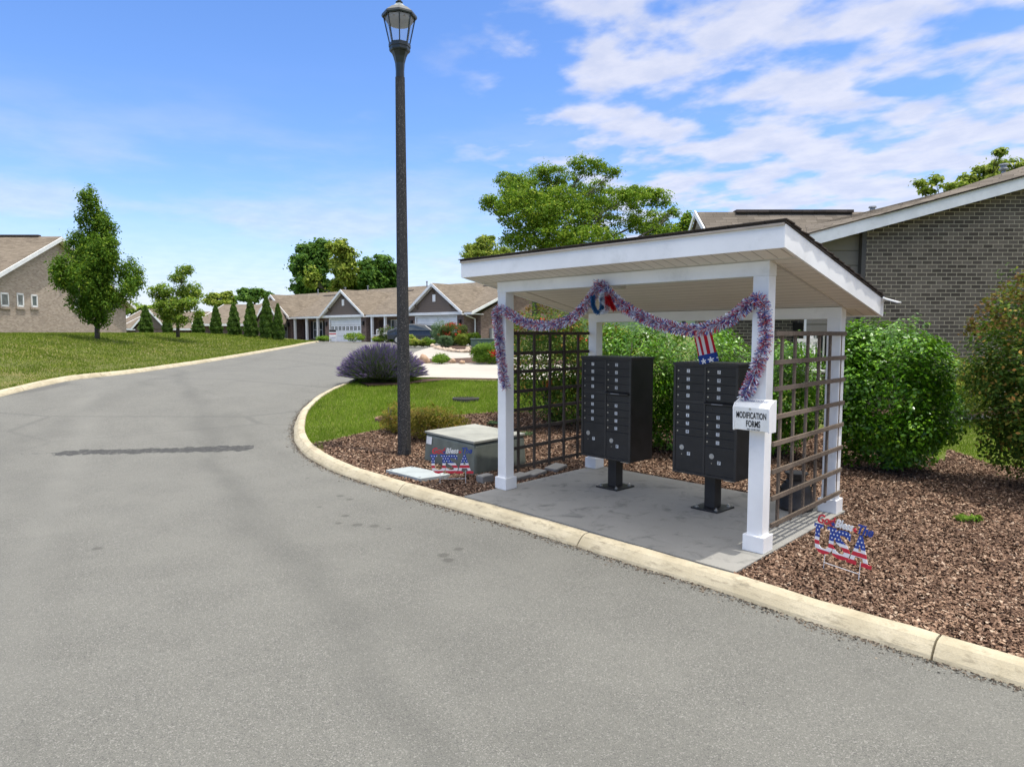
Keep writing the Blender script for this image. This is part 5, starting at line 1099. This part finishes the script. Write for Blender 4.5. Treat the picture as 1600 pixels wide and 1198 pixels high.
# lavender: stems and flower spikes
def lavender(c,R_,h,n):
    root=thing('lavender_bush','wide mound of purple lavender at the kerb, left of and behind the lamp post','bush',c); a=rng.random(n)*6.283; th=np.arccos(1-rng.random(n)*.86); 
    d=np.stack([np.sin(th)*np.cos(a),np.sin(th)*np.sin(a),np.cos(th)],1); L=rng.uniform(.80,1.1,n)[:,None]; tip=d*np.array([R_,R_*.75,h])*L; tip[:,2]+=.04; s0=tip*rng.uniform(.25,.6,n)[:,None]*np.array([1,1,.85]); dd=tip-s0; dd/=np.linalg.norm(dd,axis=1)[:,None]
    sw=np.cross(dd,rng.normal(size=(n,3))); sw/=np.linalg.norm(sw,axis=1)[:,None]; w=.0045
    link('stems',fastmesh('stems',np.stack([s0-sw*w*1.6,s0+sw*w*1.6,tip+sw*w,tip-sw*w],1).reshape(-1,3),4,M['l_lavst']),root)
    m=int(n*.75); t=tip[:m]; Vs=[]
    for k in range(3):
        sk=np.cross(dd[:m],rng.normal(size=(m,3))); sk/=np.linalg.norm(sk,axis=1)[:,None]; sk*=.009; Lq=rng.uniform(.05,.10,m)[:,None]; Vs.append(np.stack([t-dd[:m]*Lq*.3,t+sk,t+dd[:m]*Lq,t-sk],1).reshape(-1,3))
    link('flower_spikes',fastmesh('flower_spikes',np.concatenate(Vs),4,M['l_lavfl']),root)
    P=ell((0,0,h*.38),(R_*.80,R_*.62,h*.42),7000,.5); P=P[P[:,2]>0]; link('foliage',fastmesh('foliage',leaves(P,.05,asp=.2,up=.6),4,M['l_lavst']),root)
lc=G(597,599,0); lavender((lc.x-.10,lc.y+.55,lc.z),1.06,.84,7000)
# bed between the two driveways
def rock(name,label,p,s,m,seed,group=None):
    import bmesh
    bm=bmesh.new(); bmesh.ops.create_icosphere(bm,subdivisions=3,radius=1); r=random.Random(seed); ph=[r.random()*6 for _ in range(6)]
    for v in bm.verts:
        c=v.co; k=1+.16*math.sin(c.x*3+ph[0])*math.sin(c.y*3+ph[1])+.10*math.sin(c.z*5+ph[2]+c.x*4)+.06*math.sin(c.y*9+ph[3]); v.co=Vector((c.x*s[0]*k,c.y*s[1]*k,max(-.3*s[2],c.z*s[2]*k)))
    me=bpy.data.meshes.new(name); bm.to_mesh(me); bm.free(); me.materials.append(m); me.polygons.foreach_set('use_smooth',[True]*len(me.polygons)); o=link(name,me); o.location=p; o.rotation_euler=(0,0,r.random()*6); return tag(o,label,'rock',group)
M['boulder']=mat('sandstone',f_conc,c=(.42,.28,.18),dark=(.20,.12,.08),stain=.7,sc=3.0); M['rockw']=mat('pale_rock',f_conc,c=(.50,.40,.30),dark=(.30,.20,.13),sc=4)
for px,py,w,h,lb_ in ((662,567,.26,.24,'largest brown boulder, in the strip between the driveways next to the lamp post'),(707,567,.15,.12,'medium brown boulder right of the small round green shrub'),(722,568,.13,.09,'small brown boulder farthest right in the strip between driveways')):
    p=G(px,py,0); rock('boulder',lb_,(p.x,p.y+.1,p.z+h*.3),(w,w*.8,h),M['boulder'],int(px),'brown boulders between the driveways')
p=G(689,568,0); bush('round_shrub','small round green shrub between two brown boulders','bush',p,(.31,.28,.36),2600,'l_bright',.05,None,6,4)
p=G(767,568,0); bush('round_shrub','bright green shrub at the end of the far driveway beside the left front post','bush',(p.x,p.y,p.z),(.72,.6,.78),6000,'l_bright',.06,None,9,4)
def onbase(px,py): return G(px,py,0)
p=G(697,543,0); bush('round_shrub','tidy round grey green shrub at the front of the red rose bed','bush',(p.x,p.y,p.z),(.50,.45,.72),5000,'l_sage',.05,None,6,3)
p=G(706,541,0); bush('rose_bush','large rose bush covered in red flowers in front of the right garage','bush',(p.x,p.y+1.2,p.z),(1.0,.8,1.5),8000,'l_rose',.09,None,10,5,extra=[('red_blooms','p_red',46,.07,(.45,1.0),14)])
p=G(690,540,0); bush('tall_shrub','tall feathery grey green shrub left of the red rose bush','bush',(p.x-.1,p.y+1.8,p.z),(.85,.7,1.75),6000,'l_sage',.09,None,8,5,asp=.3)
p=G(726,541,0); bush('yellow_shrub','yellow green shrub at the right of the red rose bed','bush',(p.x-.2,p.y+.6,p.z),(.55,.5,.85),4000,'l_lime',.08,None,7,4)
p=G(738,541,0); bush('tall_shrub','dull green shrub beside the far green utility cabinet','bush',(p.x,p.y+.8,p.z),(.5,.5,.9),3500,'l_big',.09,None,7,4)
cb=G(752,547,0); gc=thing('utility_cabinet','green utility cabinet on the far grass beside the end house','cabinet',(cb.x,cb.y+3,cb.z)); MB().box((-.75,-.4,0),(.75,.4,.55)).build('body',paint('cabinet_green',(.10,.15,.11),.6),gc,bevel=.03); MB().box((-.79,-.44,.55),(.79,.44,.63)).build('lid',paint('cabinet_green_lid',(.15,.20,.16),.6),gc,bevel=.02)
ORD=['leftmost','second','third','fourth','fifth','sixth','seventh','eighth','ninth','tenth','eleventh','twelfth','thirteenth','fourteenth','fifteenth']
k=0
for px,py in ((676,542),(680,544),(684,545),(688,546.5),(693,547),(698,548.3),(704,549),(710,549.6),(716,550),(722,550.4),(728,550.3),(732,548.5),(731,546),(734,544.5),(737,543)):
    p=G(px,py,0); rr=random.Random(k); s_=rr.uniform(.13,.24); rock('edging_stone',('leftmost tan edging stone of the red rose bed' if k==0 else ORD[k]+' tan edging stone from the left round the red rose bed'),(p.x,p.y,p.z+.05),(s_,s_*.8,s_*.6),M['rockw'],k,'edging stones of the rose bed'); k+=1
for i,(px,py) in enumerate(((1482,646),(1494,648),(1505,650),(1518,650),(1530,652),(1545,650))):
    p=G(px,py,0); rock('edging_stone',('leftmost white edging stone at the foot of the dark brick wall' if i==0 else ORD[i]+' white edging stone from the left along the dark brick wall'),(p.x,13.3,T(p.x,13.3)+.0),(.11+.02*(i%3),.08,.06),M['slab'],90+i,'white edging stones by the brick wall')
# plants in front of the row house
for i,(px,Y,r,h,m_,ex,lb_) in enumerate(((640,46,.55,.75,'l_lime',None,'round lime shrub among the yellow daylilies by the dark car'),(648,45,.5,.45,'l_lime','p_yellow','yellow daylily clump just right of the lamp post'),(660,45,.5,.42,'l_lime','p_yellow','yellow daylily clump in front of the dark car'),(669,45,.45,.5,'l_bright',None,'green clump between the daylilies and the red rose bed'),(553,58,.9,.75,'l_big',None,'olive shrub in front of the left garage door'),(505,60,.7,.45,'l_bright',None,'low lime shrub at the porch post left of the left garage'),(592,57,.6,.45,'l_bright','p_yellow','low yellow flowering clump right of the left garage'),(605,56,.7,1.3,'l_rose','p_pink','pinkish shrub on the porch left of the lamp post'),(614,56,.4,.5,'l_bright',None,'low bright clump left of the lamp post in front of the porch'))):
    p=S(px,532,Y); z=T(p.x,Y); bush('garden_plant',lb_,'plant',(p.x,Y,z),(r,r*.7,h),1600,m_,.10,'garden plants in front of the row house',5,3,extra=([('flowers',ex,26,.06,(.6,1.05),5)] if ex else None))
# for-sale style board by the garage
p=S(520,531,58.5); sg=thing('notice_board','small white board with red and blue bands standing beside the left garage','sign',(p.x,58.5,T(p.x,58.5)))
MB().box((-.62,-.02,.35),(.62,.02,1.65)).build('board',M['signwhite'],sg); MB().box((-.6,-.03,1.30),(.6,-.022,1.62)).build('band',M['ink'],sg); MB().box((-.6,-.03,.98),(.6,-.022,1.12)).build('band',M['red'],sg); MB().box((-.5,-.03,.5),(.5,-.022,.56)).build('band',M['blue'],sg)
for x in (-.55,.55): MB().box((x-.03,-.02,-.05),(x+.03,.02,.36)).build('leg',M['white'],sg)
sg.scale=(.48,.48,.62)
# porch bench
p=S(594,531,59.5); bn_=thing('porch_bench','white bench with dark cushions on the porch right of the left garage','bench',(p.x,59.5,T(p.x,59.5)+.1),R(-41))
MB().box((-.8,-.25,.38),(.8,.25,.44)).build('seat',M['white'],bn_); b_=MB(); b_.box((-.8,.22,.85),(.8,.27,.95)); [b_.box((-.8+.2*i-.02,.225,.44),(-.8+.2*i+.02,.265,.86)) for i in range(9)]; b_.build('backrest',M['white'],bn_)
for sx in (-.75,.75):
    for sy in (-.2,.2): MB().box((sx-.03,sy-.03,0),(sx+.03,sy+.03,.40)).build('leg',M['white'],bn_)
# ------------------------------------------------------------------ parked car
cp=S(655,531,50.5); cz_=T(cp.x,50.5); car=thing('parked_car','dark grey hatchback parked nose in before the right garage','car',(cp.x,50.5,cz_-.02),R(168))
side=[(-2.15,.35),(-2.2,.62),(-2.12,.86),(-1.35,.98),(-.75,1.38),(.2,1.48),(1.1,1.42),(1.75,1.10),(2.12,.98),(2.2,.7),(2.15,.35)]
cb_=MB(); n=len(side)
def ring(y,ins,kz): return [(x*(1-ins*.02),y,(z if z<.9 else .9+(z-.9)*1)) for x,z in side]
ys2=[(-.88,.0),(-.80,.0),(.80,.0),(.88,.0)]; vs=[]
for y,_q in ys2:
    for x,z in side:
        yy=y*(1-.20*max(0,(z-.95)/.5)); s_=.97 if abs(y)>.85 else 1; vs.append((x*s_,yy,.33+(z-.33)*s_))
fs=[(i*n+j,i*n+(j+1)%n,(i+1)*n+(j+1)%n,(i+1)*n+j) for i in range(3) for j in range(n)]+[tuple(range(n)),tuple(range(3*n,4*n))]
cb_.add(vs,fs); cb_.build('body',paint('car_grey',(.028,.034,.042),.25,var=.1,spec=.7),car,bevel=.04)
for s in (-1,1):
    g=MB(); g.slab([(-1.2,s*.865,.99),(1.5,s*.865,1.0),(1.05,s*.735,1.34),(.2,s*.72,1.41),(-.68,s*.735,1.32)],(0,s*.012,0)); g.build('side_window',M['glass'],car)
for pts,nm in (([(-1.30,-.68,1.02),(-1.30,.68,1.02),(-.80,.60,1.36),(-.80,-.60,1.36)],'windscreen'),([(1.74,-.64,1.13),(1.74,.64,1.13),(1.20,.60,1.40),(1.20,-.60,1.40)],'rear_window')):
    g=MB(); g.slab(pts,(-.03 if nm=='windscreen' else .03,0,.02)); g.build(nm,M['glass'],car)
for x in (-1.35,1.35):
    for s in (-1,1):
        t=MB(); t.tube([(x,s*.70,.31),(x,s*.90,.31)],.31,20); w_=t.build('wheel',M['black'],car); t=MB(); t.tube([(x,s*.88,.31),(x,s*.91,.31)],.20,14); subp(t,'rim',M['lockface'],w_)
for s in (-1,1):
    MB().box((2.06,s*.62-.14,.80),(2.17,s*.62+.14,.95)).build('tail_light',paint('tail_light_red',(.35,.02,.02),.3),car,bevel=.02); MB().box((-2.16,s*.62-.14,.68),(-2.04,s*.62+.14,.80)).build('headlight',M['glass_l'],car,bevel=.02)
print('FACES',sum(len(o.data.polygons) for o in bpy.data.objects if o.type=='MESH'))

# crumbs of bark and grit swept against the road side of the kerb
KR=[p for p in resample(KO,.05) if p.y<30]; n=15000; ii=rng.integers(1,len(KR)-1,n); A_=np.array([tuple(p) for p in KR]); tt=A_[ii]-A_[ii-1]; tt/=np.linalg.norm(tt,axis=1)[:,None]; nr=np.stack([-tt[:,1],tt[:,0]],1)*ROUT
dst=rng.exponential(.035,n)-.01; X=A_[ii]+nr*dst[:,None]+rng.normal(size=(n,2))*.02; z=np.array([base(v) for v in X[:,1]])-.106; a=rng.random(n)*6.283; L=rng.uniform(.003,.012,n); w=rng.uniform(.0015,.005,n)
d=np.stack([np.cos(a)*L,np.sin(a)*L,0*a],1); sv=np.stack([-np.sin(a)*w,np.cos(a)*w,w*.8],1); C=np.stack([X[:,0],X[:,1],z],1)
o=link('kerb_debris',fastmesh('kerb_debris',np.stack([C-d-sv*.6,C+d-sv,C+d*.8+sv,C-d+sv],1).reshape(-1,3),4,mat('grit',f_chip,stops=[(0,(.05,.04,.03)),(.6,(.12,.095,.07)),(1,(.30,.26,.20))]))); tag(o,'dark grit and bark crumbs along the foot of the curved kerb','debris',kind='stuff')
